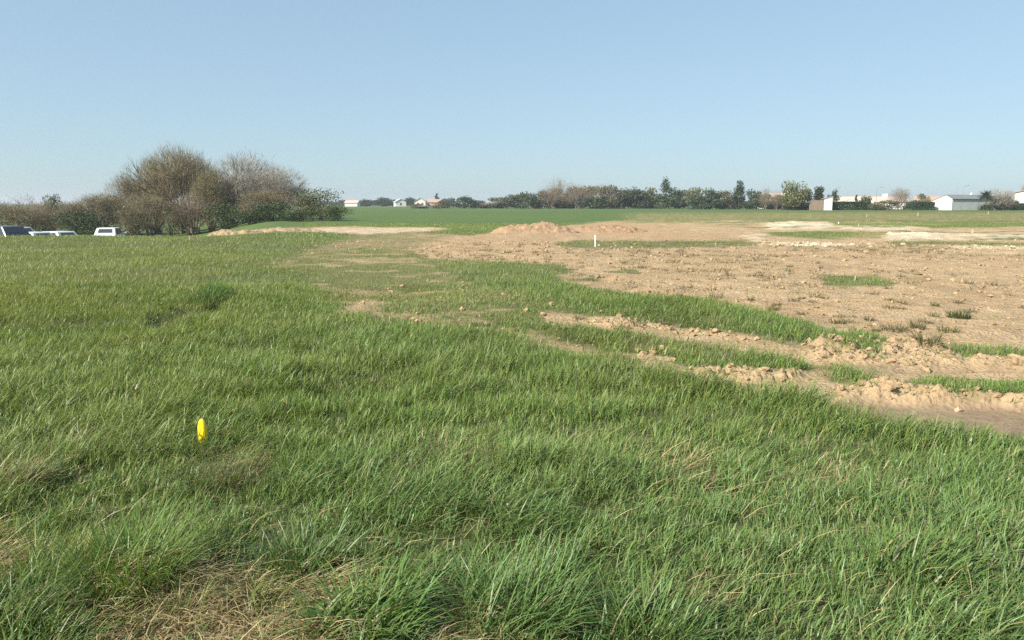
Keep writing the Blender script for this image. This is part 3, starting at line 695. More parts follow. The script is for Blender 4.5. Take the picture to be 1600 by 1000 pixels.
# ------------------------------------------------------------------ spoil heaps
def heap(name, px0, px1, Y, top_py, depth, seed, label, tint, pale=0.0, rough=.32):
    r = np.random.default_rng(seed); X0, X1 = XAT(px0, Y), XAT(px1, Y); cx = (X0 + X1) / 2; rx = (X1 - X0) / 2
    hgt = .74 * (ZAT(top_py, Y) - gz1(cx, Y))
    nu, nv_ = 120, 44
    u, v = np.meshgrid(np.linspace(-1, 1, nu), np.linspace(-1, 1, nv_)); u, v = u.ravel(), v.ravel()
    X, Y_ = cx + u * rx, Y + v * depth
    d = np.abs(u) ** 2.2 + np.abs(v) ** 2 + .5 * (fbm(X * .9, Y_ * .9, seed + 3, 3) - .5)
    body = np.clip(1 - d, 0, 1) ** 1.15
    nz = fbm(X * 1.1, Y_ * 1.1, seed, 4); nf = fbm(X * 4, Y_ * 4, seed + 9, 3)
    z = hgt * body * (1 - rough + 2 * rough * (nz - .2)) + (.20 * (nf - .5) + .07 * (fbm(X * 9, Y_ * 9, seed + 20, 2) - .5)) * np.clip(body * 4, 0, 1)
    edge = (body < .02) ; z = np.where(edge, -.12, z)
    gzv = gz(X, Y_); z0 = gz1(cx, Y)
    c = mixc(np.tile(C3(tint), (len(X), 1)), C3((.235, .155, .092)), np.clip(nf * 2.2 - .75, 0, 1) * .8)
    c = mixc(c, C3((.55, .46, .33)), np.clip(pale + (nz - .5), 0, 1) * (pale > 0))
    I, J = np.meshgrid(np.arange(nv_ - 1), np.arange(nu - 1), indexing='ij'); a = (I * nu + J).ravel()
    F = np.stack([a, a + 1, a + nu + 1, a + nu], -1)
    Vh = np.stack([X - cx, Y_ - Y, gzv + z - z0], -1)
    keep = ~edge[F].all(1)
    me = mesh_np(name, Vh, F[keep].ravel(), np.full(int(keep.sum()), 4), c, True)
    o = put(name, me, M['earth'], None, (cx, Y, z0)); tag(o, label, 'spoil heap', 'spoil heaps on the building plot')
    return o
heap('spoil_heap', 762, 905, 43, 337, 1.7, 201, 'tallest brown spoil heap with lumpy top at the end of the bare plot', (.345, .235, .14), 0, .42)
heap('spoil_heap', 880, 1010, 45, 347.5, 1.6, 202, 'low reddish spoil bank running on from the tallest heap', (.335, .215, .125), 0, .34)
heap('spoil_heap', 272, 410, 44, 354, 1.3, 204, 'low tan spoil heap in front of the bare trees beside the crop', (.36, .27, .165), 0, .3)
heap('spoil_heap', 375, 510, 45.5, 354.5, 1.2, 205, 'long flat tan ridge of earth leading from the low heap to the pale track', (.37, .285, .18), 0, .3)
heap('limestone_bank', 1382, 1490, 38.5, 364, .8, 206, 'whitish limestone cut bank on the far side of the bare plot', (.52, .44, .31), .75, .2)
heap('sand_heap', 1192, 1306, 58, 346.5, 2.6, 207, 'pale sandy spread heap in front of the far green field', (.48, .385, .26), .45, .2)

# ------------------------------------------------------------------ survey pegs and posts
def peg(px, py, hpx, wpx, mat, label, tilt=0.0, name='survey_peg', cat='peg', cap=None):
    X, Y = G(px, py); s = Y / F_PX; h, w = hpx * s * (.62 if cat == 'peg' else 1), wpx * s * (.6 if cat == 'peg' else .9); z0 = gz1(X, Y)
    mb = MB(); hw = w / 2
    mb.poly([(-hw, -hw, -.05), (hw, -hw, -.05), (hw, hw, -.05), (-hw, hw, -.05), (-hw, -hw, h * .93), (hw, -hw, h * .93), (hw, hw, h * .93), (-hw, hw, h * .93), (-hw * .35, -hw * .35, h), (hw * .35, -hw * .35, h), (hw * .35, hw * .35, h), (-hw * .35, hw * .35, h)],
            [(3, 2, 1, 0), (0, 1, 5, 4), (1, 2, 6, 5), (2, 3, 7, 6), (3, 0, 4, 7), (4, 5, 9, 8), (5, 6, 10, 9), (6, 7, 11, 10), (7, 4, 8, 11), (8, 9, 10, 11)])
    o = mb.build(name, mat, None, (X, Y, z0), random.uniform(-.4, .4)); o.rotation_euler[1] = tilt
    tag(o, label, cat, 'survey pegs on the building plot')
    return o
M['peg_pale'] = plain('weathered_peg_wood', (.42, .34, .21), .8, .15, 20, .2)
peg(930, 385, 19, 2.6, M['post_white'], 'tall white post standing in the green strip beyond the bare plot', -.03, 'white_post', 'post')
peg(936, 383, 3.5, 6, M['peg_pale'], 'short yellowish stub at the foot of the tall white post')
peg(883, 379, 12, 2.2, M['peg_pale'], 'thin pale peg leaning at the left end of the green strip', .16)
peg(790, 368, 6, 2, M['peg_pale'], 'short pale peg in front of the tallest spoil heap')
peg(297, 376, 11, 2.2, M['peg_pale'], 'thin wooden peg in the crop before the low tan heap')
peg(1118, 384, 8, 2.4, M['peg_pale'], 'short pale peg half hidden in the green strip near the limestone rubble')
peg(1336, 436, 11, 3, M['peg_pale'], 'pale wooden peg sticking out of the grass island on bare earth')
peg(1341, 363, 18, 1.8, M['peg_pale'], 'thin tall pale peg on the mixed pale and grassy bank')
peg(1434, 338, 9, 1.6, M['peg_pale'], 'tiny pale peg in the yellowish field before the grey-roofed barn')
peg(1354, 340, 9, 1.5, M['peg_pale'], 'tiny pale peg in the yellowish field before the clipped hedge')
peg(1519, 364, 9, 4.5, M['peg_pale'], 'stout pale wooden post near the limestone bank')
peg(1310, 351, 5, 2, M['wood_white'], 'little white peg at the edge of the pale sandy heap')
peg(1544, 335, 7, 1.6, M['peg_pale'], 'tiny pale peg in the yellowish field before the bushy palm')

# ------------------------------------------------------------------ trees
def frame(d):
    d = d / np.linalg.norm(d); a = np.cross(d, (0, 0, 1) if abs(d[2]) < .9 else (1, 0, 0)); a /= np.linalg.norm(a); return d, a, np.cross(d, a)
def tubes(segs, n=4):
    """segs: list of (p0, p1, r0, r1)"""
    P0 = np.array([s[0] for s in segs]); P1 = np.array([s[1] for s in segs]); r0 = np.array([s[2] for s in segs]); r1 = np.array([s[3] for s in segs])
    D = P1 - P0; D /= np.maximum(np.linalg.norm(D, axis=1), 1e-9)[:, None]
    up = np.where(np.abs(D[:, 2:3]) < .9, np.array([[0, 0, 1.]]), np.array([[1., 0, 0]])); Aq = np.cross(D, up); Aq /= np.linalg.norm(Aq, axis=1)[:, None]; B = np.cross(D, Aq)
    out = []
    for P, rr in ((P0, r0), (P1, r1)):
        for k in range(n):
            t = 2 * math.pi * k / n; out.append(P + rr[:, None] * (math.cos(t) * Aq + math.sin(t) * B))
    Vt = np.stack(out, 1)
    f = np.array([[k, (k + 1) % n, (k + 1) % n + n, k + n] for k in range(n)])
    return Vt.reshape(-1, 3), (np.arange(len(segs))[:, None, None] * 2 * n + f[None]).ravel(), np.full(len(segs) * n, 4)
def bare_tree_proto(seed, H, W, stems=3, bark=(.20, .165, .125), twig=(.225, .175, .13), limbs=18, ntw=17000, low=.10):
    """leafless tree: limbs fan out of a short trunk, branches and thousands of fine twigs fill a rounded, uneven crown"""
    r = np.random.default_rng(seed); segs = []; br = []
    lobes = r.normal(size=(16, 3)); lobes /= np.linalg.norm(lobes, axis=1)[:, None]; amp = r.uniform(-.30, .22, 16)
    cz = .54 * H
    def radius(d):                                     # uneven envelope round the crown's centre
        k = 1 + sum(a_ * np.exp(-6.0 * (1 - d @ l_)) for a_, l_ in zip(amp, lobes))
        return k / np.sqrt((d[..., 0] ** 2 + d[..., 1] ** 2) / (W / 2) ** 2 + d[..., 2] ** 2 / (.46 * H) ** 2)
    def path(p, q, rad, k, jit, lift):
        c = (p + q) / 2 + np.array([0, 0, lift]) + r.normal(0, jit, 3); last = p
        for s in range(1, k + 1):
            t = s / k; x_ = (1 - t) ** 2 * p + 2 * t * (1 - t) * c + t * t * q
            segs.append((last, x_, rad * (1 - .75 * (s - 1) / k), rad * (1 - .75 * s / k))); br.append((last, x_)); last = x_
        return c
    base = [np.array([r.normal(0, .05 * W), r.normal(0, .05 * W), -.15]) for _ in range(stems)]
    for k in range(limbs):
        d = r.normal(size=3); d[2] = abs(d[2]) * .9 + .15; d /= np.linalg.norm(d)
        tip = np.array([0, 0, cz]) + d * radius(d) * r.uniform(.72, .95); b0 = base[k % stems]
        path(b0, tip, .011 * H, 7, .04 * H, .02 * H)
        for _ in range(7):
            t0 = r.uniform(.35, .95); p = b0 * (1 - t0) + tip * t0; e = d + r.normal(0, .65, 3); e[2] += .25; e /= np.linalg.norm(e)
            path(p, p + e * H * r.uniform(.14, .30), .0045 * H, 4, .02 * H, .01 * H)
    D = r.normal(size=(ntw * 5, 3)); D /= np.linalg.norm(D, axis=1)[:, None]; D = D[D[:, 2] > -.75]
    u = r.random(len(D)) ** .45 * (1 + .10 * r.normal(size=len(D)))
    P = np.array([0, 0, cz]) + D * (radius(D) * u * .95)[:, None]
    dens = fbm(P[:, 0] * 3.2 / W + 9, P[:, 2] * 3.2 / W + P[:, 1] * 1.1 / W, seed, 3)
    keep = (P[:, 2] > low * H * .5) & (r.random(len(P)) < np.clip((dens - .30) * 3.2, .10, 1) * np.clip(1.15 - .45 * (P[:, 2] / H), .2, 1))
    P = P[keep][:ntw]; n = len(P)
    out = P - np.array([0, 0, .15 * H]); out /= np.linalg.norm(out, axis=1)[:, None]
    Dt = out + r.normal(0, .55, (n, 3)); Dt[:, 2] += .2; Dt /= np.linalg.norm(Dt, axis=1)[:, None]
    Lt = r.uniform(.04, .12, n) * H; wd = r.uniform(.0009, .0019, n) * H
    S = np.cross(Dt, r.normal(size=(n, 3))); S /= np.linalg.norm(S, axis=1)[:, None]
    TV = np.stack([P - S * wd[:, None], P + S * wd[:, None], P + Dt * Lt[:, None]], 1).reshape(-1, 3)
    hue = r.uniform(.7, 1.3, n)[:, None] * np.tile(C3(twig), (n, 1))
    crown = mesh_np('crown', TV, np.arange(3 * n), np.full(n, 3), np.repeat(hue, 3, 0))
    vt, ft, ct = tubes(segs, 4)
    trunk = mesh_np('trunk', vt, ft, ct, np.tile(C3(bark), (len(vt), 1)), True)
    return trunk, crown, None
def leaf_crown(seed, H, W, n, size, cols, shape='round', base=.12, clumps=26, D=None):
    r = np.random.default_rng(seed)
    if shape == 'cone':
        tz_ = base + (1 - base) * r.beta(1.1, 1.5, clumps); rad = .5 * W * np.clip(1.02 - tz_, .05, 1) ** .8
    elif shape == 'box':
        tz_ = r.uniform(.1, .95, clumps); rad = np.full(clumps, .5 * W)
    else:
        tz_ = base + (1 - base) * r.uniform(0.02, .95, clumps); u = (tz_ - base) / (1 - base); rad = .5 * W * np.sqrt(np.clip(1 - (u * 1.75 - .75) ** 2, .08, 1))
    a = r.uniform(0, 6.28, clumps); q = rad * r.uniform(.35, .88, clumps)
    Cc = np.stack([q * np.sin(a), q * np.cos(a), tz_ * H], -1)
    k = r.integers(0, clumps, n); sg = .13 * W if shape != 'cone' else .10 * W
    sgz = np.minimum(sg, .10 * H + .05)
    off = r.normal(size=(n, 3)); off *= (np.minimum(1.7, np.linalg.norm(off, axis=1)) / np.linalg.norm(off, axis=1))[:, None]
    P = Cc[k] + off * np.array([sg, sg, sgz]); P[:, 2] = np.maximum(P[:, 2], .05)
    N1 = r.normal(size=(n, 3)); N1 /= np.linalg.norm(N1, axis=1)[:, None]; N2 = np.cross(N1, r.normal(size=(n, 3))); N2 /= np.linalg.norm(N2, axis=1)[:, None]
    s = size * r.uniform(.55, 1.3, n)[:, None]
    Vq = np.stack([P - N1 * s, P + N2 * s * .45, P + N1 * s, P - N2 * s * .45], 1).reshape(-1, 3)
    base_c = np.array(cols, np.float32); cc = base_c[(k + r.integers(0, 2, n)) % len(cols)] * r.uniform(.7, 1.3, n)[:, None]
    return mesh_np('crown', Vq, np.arange(4 * n), np.full(n, 4), np.repeat(cc, 4, 0))
def stems_mesh(seed, H, W, n=4, bark=(.15, .12, .09)):
    r = np.random.default_rng(seed); segs = []
    for s in range(n):
        p = np.array([r.normal(0, .03 * W), r.normal(0, .03 * W), -.1]); a = r.uniform(0, 6.28); d = np.array([math.sin(a) * .3 * W / H, math.cos(a) * .3 * W / H, 1.0]); rad = .018 * H + .01
        for k in range(4):
            d = d + r.normal(0, .12, 3); d /= np.linalg.norm(d); q = p + d * H * .2; segs.append((p, q, rad, rad * .75)); p = q; rad *= .75
    v, f, c = tubes(segs, 5)
    return mesh_np('trunk', v, f, c, np.tile(C3(bark), (len(v), 1)), True)
def plant(name, trunk, crown, px, Y, label, cat, scale=1.0, rz=None, group=None, mat='leaf', sx=1.0, z=None):
    X = XAT(px, Y); z0 = gz1(X, Y) if z is None else z
    e = empty(name, (X, Y, z0), random.uniform(0, 6.28) if rz is None else rz); e.scale = (scale * sx, scale * sx, scale)
    if trunk is not None: put('trunk', trunk, M['twig'], e)
    put('crown', crown, M[mat], e)
    tag(e, label, cat, group)
    return e
def hgt(py, px, Y): return ZAT(py, Y) - gz1(XAT(px, Y), Y)
def wid(wpx, Y): return wpx * Y / F_PX

BROWN, GREYT, OLIVE, REDDISH = (.225, .188, .112), (.30, .275, .225), (.205, .185, .095), (.225, .172, .118)
pr = [bare_tree_proto(301, 10, 8, 3, twig=BROWN), bare_tree_proto(302, 10, 8, 2, twig=GREYT, bark=(.25, .22, .19)), bare_tree_proto(303, 10, 9, 4, twig=OLIVE), bare_tree_proto(304, 6, 7, 6, twig=BROWN, ntw=13000, low=.02), bare_tree_proto(305, 6, 7, 6, twig=REDDISH, ntw=13000, low=.02)]
DARK = [(.045, .070, .026), (.060, .088, .034), (.040, .060, .026), (.075, .095, .040)]
OLV = [(.13, .14, .058), (.11, .125, .05), (.16, .155, .07), (.09, .105, .042)]
MIXB = [(.18, .15, .085), (.11, .115, .055), (.22, .175, .11), (.08, .09, .042)]
shr = [leaf_crown(401, 4, 5, 3200, .13, DARK), leaf_crown(402, 4, 5, 3000, .12, OLV), leaf_crown(403, 4, 5, 2600, .12, MIXB)]
stm = [stems_mesh(421, 4, 4), stems_mesh(422, 4, 4, 5), stems_mesh(423, 4, 4, 6)]
def bare(px, top, wpx, Y, k, label, group=None, name='bare_tree', cat='tree'):
    H = hgt(top, px, Y); H0 = (10, 10, 10, 6, 6)[k]; W0 = (8, 8, 9, 7, 7)[k]; s = H / H0
    return plant(name, pr[k][0], pr[k][1], px, Y, label, cat, s, None, group, 'twig', wid(wpx, Y) / (W0 * s))
def shrub(px, top, wpx, Y, k, label, group=None, name='shrub', cat='shrub'):
    H = hgt(top, px, Y); s = H / 4.15
    return plant(name, stm[k], shr[k], px, Y, label, cat, s, None, group, 'leaf', wid(wpx, Y) / (5.2 * s))
# the clump behind the crop
GL = 'trees and shrubs behind the crop on the lower ground'
bare(290, 224, 105, 84, 0, 'tallest bare brown tree in the clump behind the crop', GL)
bare(246, 243, 90, 86, 2, 'bare olive-brown tree beside the tallest tree of the clump', GL)
bare(208, 272, 80, 84, 3, 'low spreading bare brown tree at the outer flank of the clump', GL)
bare(330, 262, 70, 80, 2, 'ivy-darkened bare tree between the tallest tree and the grey one', GL)
bare(388, 247, 105, 82, 1, 'pale grey bare tree with rounded feathery crown', GL)
bare(440, 266, 75, 80, 1, 'smaller grey bare tree next to the rounded feathery one', GL)
bare(360, 275, 70, 86, 0, 'slim bare brown tree behind the pale grey tree', GL)
bare(150, 300, 95, 82, 3, 'broad bare brown bush behind the white hatchback', GL, 'bare_bush', 'bush')
bare(40, 308, 90, 84, 4, 'reddish brown bare thicket bush behind the side-on white car', GL, 'bare_bush', 'bush')
bare(-25, 312, 100, 84, 3, 'brown bare thicket bush beside the reddish brown one', GL, 'bare_bush', 'bush')
bare(70, 314, 70, 80, 4, 'low reddish bare bush below the dark evergreen', GL, 'bare_bush', 'bush')
bare(115, 312, 60, 80, 3, 'low brown bare bush between the dark evergreen and the green-brown shrub', GL, 'bare_bush', 'bush')
bare(230, 300, 90, 78, 3, 'brown bare understorey bush below the flank tree', GL, 'bare_bush', 'bush')
bare(300, 300, 100, 78, 4, 'reddish bare understorey bush below the tallest tree', GL, 'bare_bush', 'bush')
bare(410, 295, 100, 77, 3, 'brown bare understorey bush below the rounded grey tree', GL, 'bare_bush', 'bush')
shrub(84, 305, 34, 86, 0, 'small dark evergreen showing above the brown thicket', GL)
shrub(165, 306, 80, 85, 2, 'green-brown shrub rising behind the white hatchback', GL)
shrub(348, 318, 60, 74, 0, 'dark green shrub at the foot of the ivy-darkened tree', GL)
shrub(425, 316, 80, 74, 0, 'dark evergreen shrub at the foot of the smaller grey tree', GL)
shrub(472, 308, 70, 75, 2, 'brownish shrub between the grey trees and the olive bush', GL)
shrub(500, 294, 74, 74, 1, 'rounded olive green bush at the open end of the clump', GL)
shrub(526, 322, 44, 71, 0, 'low dark green shrub at the very end of the clump', GL)
shrub(470, 328, 70, 71, 0, 'low dark evergreen mass in front of the olive bush', GL)
shrub(390, 330, 70, 72, 0, 'low dark shrub half behind the long flat ridge of earth', GL)
shrub(265, 318, 60, 78, 2, 'green-brown shrub behind the low tan heap', GL)
shrub(205, 325, 70, 78, 2, 'low green-brown shrub by the lower track beyond the crop', GL)
shrub(120, 330, 80, 78, 0, 'low dark shrub behind the half-hidden white car', GL)
shrub(20, 335, 90, 78, 2, 'low brown-green shrub behind the dark grey car', GL)

# the hedgerow across the far side of the green field
far_shr = [leaf_crown(451, 5, 8, 2000, .34, DARK, clumps=16), leaf_crown(452, 5, 8, 2000, .34, MIXB, clumps=16), leaf_crown(453, 5, 8, 2000, .34, OLV, clumps=16)]
far_stm = stems_mesh(455, 5, 5, 4)
far_bare = [bare_tree_proto(461, 7, 8, 4, twig=REDDISH, ntw=6000, low=.02, limbs=10), bare_tree_proto(462, 7, 8, 4, twig=GREYT, ntw=3600, limbs=10)]
def fshrub(px, top, wpx, Y, k, label, group):
    H = hgt(top, px, Y); s = H / 5.2
    return plant('hedgerow_bush', far_stm, far_shr[k], px, Y, label, 'bush', s, None, group, 'leaf', wid(wpx, Y) / (8.4 * s))
def fbare(px, top, wpx, Y, k, label, group, name='hedgerow_tree'):
    H = hgt(top, px, Y); s = H / 7
    return plant(name, far_bare[k][0], far_bare[k][1], px, Y, label, 'tree', s, None, group, 'twig', wid(wpx, Y) / (8 * s))
GH = 'bushes of the far hedgerow'
KL = {0: 'dark green bush in the far hedgerow', 1: 'brownish bush in the far hedgerow', 2: 'olive bush in the far hedgerow'}
rr_ = random.Random(5)
for px, top, w, k in [(655, 319, 34, 1), (690, 314, 36, 1), (724, 306, 40, 0), (752, 314, 40, 1), (778, 309, 44, 1), (806, 302, 44, 0), (826, 300, 40, 0), (846, 300, 40, 1), (872, 296, 46, 1), (900, 294, 44, 1), (925, 292, 44, 1), (952, 292, 44, 1),
                      (975, 294, 40, 0), (995, 293, 40, 0), (1015, 293, 40, 2), (1062, 294, 40, 0), (1084, 293, 40, 2), (1108, 294, 36, 0), (1130, 299, 34, 1), (1178, 296, 32, 0), (1196, 304, 34, 1), (1215, 306, 36, 1),
                      (880, 306, 60, 0), (930, 306, 60, 0), (1000, 306, 60, 0), (1045, 304, 60, 0), (1100, 306, 60, 0), (1140, 308, 50, 0), (1180, 310, 50, 0), (1225, 312, 44, 2), (1248, 316, 30, 2)]:
    Y = (250 if px < 1100 else 225) + rr_.uniform(-8, 8)
    fshrub(px, top, w, Y, k, KL[k], GH + (' (%s)' % ('dark', 'brown', 'olive')[k]))
fbare(876, 276, 56, 255, 1, 'pale bare tree feathering above the brown part of the hedgerow', None)
for px, top, w in ((905, 289, 60), (945, 288, 55), (860, 292, 50)): fbare(px, top, w, 246, 0, 'reddish bare thicket in the far hedgerow', 'reddish thickets in the far hedgerow', 'hedgerow_thicket')
for px, top, w in ((1195, 294, 26), (1212, 298, 24)): fbare(px, top, w, 215, 0, 'thin bare tree before the pale houses at the end of the hedgerow', 'thin bare trees at the end of the hedgerow')
def evergreen(px, top, wpx, Y, shape, cols, label, n=1500, name='evergreen_tree', base=.15, clumps=30, size=.30, seed=0):
    H, W = hgt(top, px, Y), wid(wpx, Y)
    return plant(name, stems_mesh(seed + 1, H, W * .5, 2), leaf_crown(seed, H * .95, W, n, size, cols, shape, base, clumps), px, Y, label, 'tree')
evergreen(1040, 274, 30, 245, 'cone', DARK, 'dark conical evergreen standing above the middle of the hedgerow', seed=471)
evergreen(1155, 281, 28, 222, 'cone', DARK, 'dark pointed evergreen beside the thin end of the hedgerow', seed=472)
YELLOW_GREEN = [(.16, .165, .052), (.125, .14, .048), (.09, .11, .04), (.19, .175, .06)]  # yellowish green leaf colours
evergreen(1240, 280, 40, 192, 'round', YELLOW_GREEN, 'big yellowish green evergreen with lumpy crown near the little hut', 3600, base=.22, clumps=34, size=.26, seed=473)
evergreen(1261, 291, 20, 194, 'round', YELLOW_GREEN, 'slim yellowish evergreen squeezed next to the big lumpy one', 1100, base=.15, clumps=16, size=.24, seed=474)
evergreen(1278, 287, 28, 196, 'cone', DARK, 'dark blue-green conifer behind the little hut', 1800, base=.25, clumps=26, size=.24, seed=475)
evergreen(1300, 297, 18, 205, 'round', DARK, 'small dark round tree beside the pale long house', 800, base=.35, clumps=12, size=.24, seed=476)
evergreen(1337, 302, 8, 204, 'cone', DARK, 'narrow dark conifer behind the clipped hedge', 500, base=.1, clumps=12, size=.2, seed=477)
evergreen(1348, 305, 22, 203, 'round', DARK[:2] + MIXB[:1], 'low dark round tree behind the clipped hedge', 800, base=.2, clumps=12, size=.24, seed=478)
evergreen(1440, 305, 26, 205, 'round', OLV, 'olive green garden tree beside the tan-roofed house', 900, base=.3, clumps=14, size=.24, seed=479)
fbare(1405, 293, 40, 196, 0, 'pinkish bare garden tree between the hedges', None, 'bare_tree')
fbare(1412, 294, 20, 197, 1, 'slim grey bare tree touching the pinkish one', None, 'bare_tree')
fbare(1556, 292, 46, 186, 1, 'wide grey bare bush beside the barn', None, 'bare_bush')
fbare(1572, 298, 36, 187, 0, 'reddish bare bush on the far side of the grey one by the barn', None, 'bare_bush')
fbare(1597, 288, 14, 205, 0, 'bare tree at the corner of the white house', None, 'bare_tree')
for (px, top, w, k, lab) in ((1385, 314, 44, 1, 'brownish garden shrub row between the two clipped hedges'), (1368, 317, 22, 2, 'low olive shrub at the end of the long clipped hedge'), (1425, 313, 26, 0, 'dark round shrub near the bare garden trees'), (1560, 307, 44, 1, 'brownish shrub under the wide bare bush by the barn'), (1580, 314, 24, 0, 'dark low shrub between the barn and the white house')):
    fshrub(px, top, w, 189, k, lab, None)
# palm-like tree at the end of the barn
H_, W_ = hgt(297, 1539, 183), wid(24, 183)
r = np.random.default_rng(480); n = 420; a = r.uniform(0, 6.28, n); el = r.uniform(-.5, 1.2, n)
c = np.tile(C3((.045, .058, .025)), (n, 1)) * r.uniform(.6, 1.4, n)[:, None]
b1 = blade_mesh(np.zeros(n), np.zeros(n), np.full(n, H_ * .72), np.full(n, W_ * .62) * r.uniform(.7, 1.1, n), r.uniform(.08, .2, n), a, np.pi / 2 - el, np.pi / 2 - el + r.uniform(.5, 1.2, n), r.normal(0, .6, n), c, c, 3)
b2 = blade_mesh(r.normal(0, .5, n), r.normal(0, .5, n), np.zeros(n), r.uniform(.5, 1.8, n), r.uniform(.1, .2, n), a, np.full(n, .2), np.full(n, .9), r.normal(0, .6, n), c, c, 2)
plant('palm', stems_mesh(481, H_ * .95, 1.0, 1), mesh_np('crown', *merge([b1, b2])), 1539, 183, 'bushy dark palm at the end of the grey-roofed barn', 'palm')
# clipped garden hedges
def hedge(px0, px1, Y, top, label, seed, cols=((.038, .068, .020), (.045, .078, .024), (.032, .056, .018))):
    X0, X1 = XAT(px0, Y), XAT(px1, Y); z0 = gz1((X0 + X1) / 2, Y); H = ZAT(top, Y) - z0; Lh = X1 - X0; r = np.random.default_rng(seed)
    n = int(Lh * 520); e = empty('clipped_hedge', ((X0 + X1) / 2, Y, z0)); tag(e, label, 'hedge')
    x, y, z = r.uniform(-Lh / 2, Lh / 2, n), r.uniform(-.6, .6, n), r.uniform(0.05, H, n); f = r.integers(0, 3, n); y = np.where(f == 0, -.6 + r.normal(0, .05, n), y); z = np.where(f == 1, H + r.normal(0, .05, n), z)
    P = np.stack([x, y, z], -1); N1 = r.normal(size=(n, 3)); N1 /= np.linalg.norm(N1, axis=1)[:, None]; N2 = np.cross(N1, r.normal(size=(n, 3))); N2 /= np.linalg.norm(N2, axis=1)[:, None]
    s = .19; Vq = np.stack([P - N1 * s, P + N2 * s * .6, P + N1 * s, P - N2 * s * .6], 1).reshape(-1, 3); cc = np.array(cols, np.float32)[r.integers(0, len(cols), n)] * r.uniform(.7, 1.3, n)[:, None]
    put('foliage', mesh_np('foliage', Vq, np.arange(4 * n), np.full(n, 4), np.repeat(cc, 4, 0)), M['leaf'], e)
    v, f_, c_ = tubes([(np.array([0, 0, -.1]), np.array([.1, .05, H * .9]), .05, .03)], 5); sm = mesh_np('stem', v, f_, c_, np.tile(C3((.12, .10, .07)), (len(v), 1)))
    for q in np.arange(-Lh / 2 + .3, Lh / 2, 1.0): put('stem', sm, M['twig'], e, (q, 0, 0))
hedge(1299, 1359, 192, 316, 'long dark green clipped hedge beside the little hut', 491)
hedge(1428, 1458, 193, 316.5, 'dark clipped hedge ending at the white barn gable', 492)
hedge(1578, 1640, 192, 318.5, 'dark clipped hedge below the white house', 493)
hedge(1222, 1268, 196, 318, 'ragged olive brown hedge in front of the big lumpy evergreen', 494, ((.10, .09, .05), (.075, .08, .035), (.12, .10, .06)))

# ------------------------------------------------------------------ buildings
M['white'] = plain('white_render', (.66, .63, .59), .8, .04, .6, .2)
M['sheet'] = plain('white_metal_cladding', (.74, .74, .72), .5, .04, .5, .4)
M['sheet_shaded_and_grey'] = plain('shaded_white_and_grey_cladding', (.50, .52, .50), .5, .06, .5, .4)  # barn white with its shade in the colour; also a plain grey house roof
M['fibro'] = plain('grey_fibre_cement', (.17, .18, .18), .85, .2, 1.2, .2)
M['tile'] = plain('terracotta_tile', (.40, .26, .175), .85, .15, 2.5, .2)
M['tile_pale'] = plain('pale_roof_tile', (.50, .39, .31), .85, .1, 2.5, .2)
M['glass'] = plain('dark_window_glass', (.05, .06, .07), .15, .1, 1, .5)
M['board'] = plain('brown_boards', (.20, .15, .11), .85, .2, 3, .2)
M['lamp'] = plain('galvanised_steel', (.32, .33, .34), .5, .08, 6, .4, metal=.4)
def roof_gable(w, l, z0, z1, over=.35, th=.14, ridge=0.0):
    """ridge along y; slabs on both sides, ridge may be off-centre"""
    mb = MB(); xl, xr = -w / 2 - over, w / 2 + over
    for s, xe in ((-1, xl), (1, xr)):
        slope = (z1 - z0) / (w / 2 + (-s) * -ridge * 1.0 if False else abs((s * w / 2) - ridge)); ze = z0 - slope * over
        mb.prism([(ridge, z1), (xe, ze), (xe, ze + th), (ridge, z1 + th)] if s > 0 else [(ridge, z1), (ridge, z1 + th), (xe, ze + th), (xe, ze)], -l / 2 - over, l / 2 + over)
    return mb
def house(px, Y, w, l, h, rh, rz, label, wall='white', roof='tile', chim=None, wins=(), name='house', door=None):
    X = XAT(px, Y); e = empty(name, (X, Y, gz1(X, Y)), rz); tag(e, label, 'house')
    MB().prism([(-w / 2, -.3), (w / 2, -.3), (w / 2, h), (0, h + rh - .02), (-w / 2, h)], -l / 2, l / 2).build('wall', M[wall], e)
    ro = roof_gable(w, l, h, h + rh).build('roof', M[roof], e)
    if chim: MB().box(chim[0] - .45, chim[0] + .45, chim[1] - .35, chim[1] + .35, h + rh * .3, h + rh + .9).build('chimney', M['white'], ro)
    for (side, p, z, ww, hh) in wins:      # side: '+x', '-x', '-y'
        m = MB(); f = MB()
        if side == '-y': m.box(p - ww / 2, p + ww / 2, -l / 2 - .03, -l / 2 + .05, z, z + hh); f.box(p - ww / 2 - .08, p + ww / 2 + .08, -l / 2 - .10, -l / 2 + .04, z - .12, z)
        else:
            s = 1 if side == '+x' else -1; x0, x1 = sorted((s * (w / 2 - .05), s * (w / 2 + .03))); m.box(x0, x1, p - ww / 2, p + ww / 2, z, z + hh)
            x0, x1 = sorted((s * (w / 2 - .04), s * (w / 2 + .10))); f.box(x0, x1, p - ww / 2 - .08, p + ww / 2 + .08, z - .12, z)
        wo_ = m.build('window', M['glass'], e); f.build('sill', M['white'], wo_)
    return e
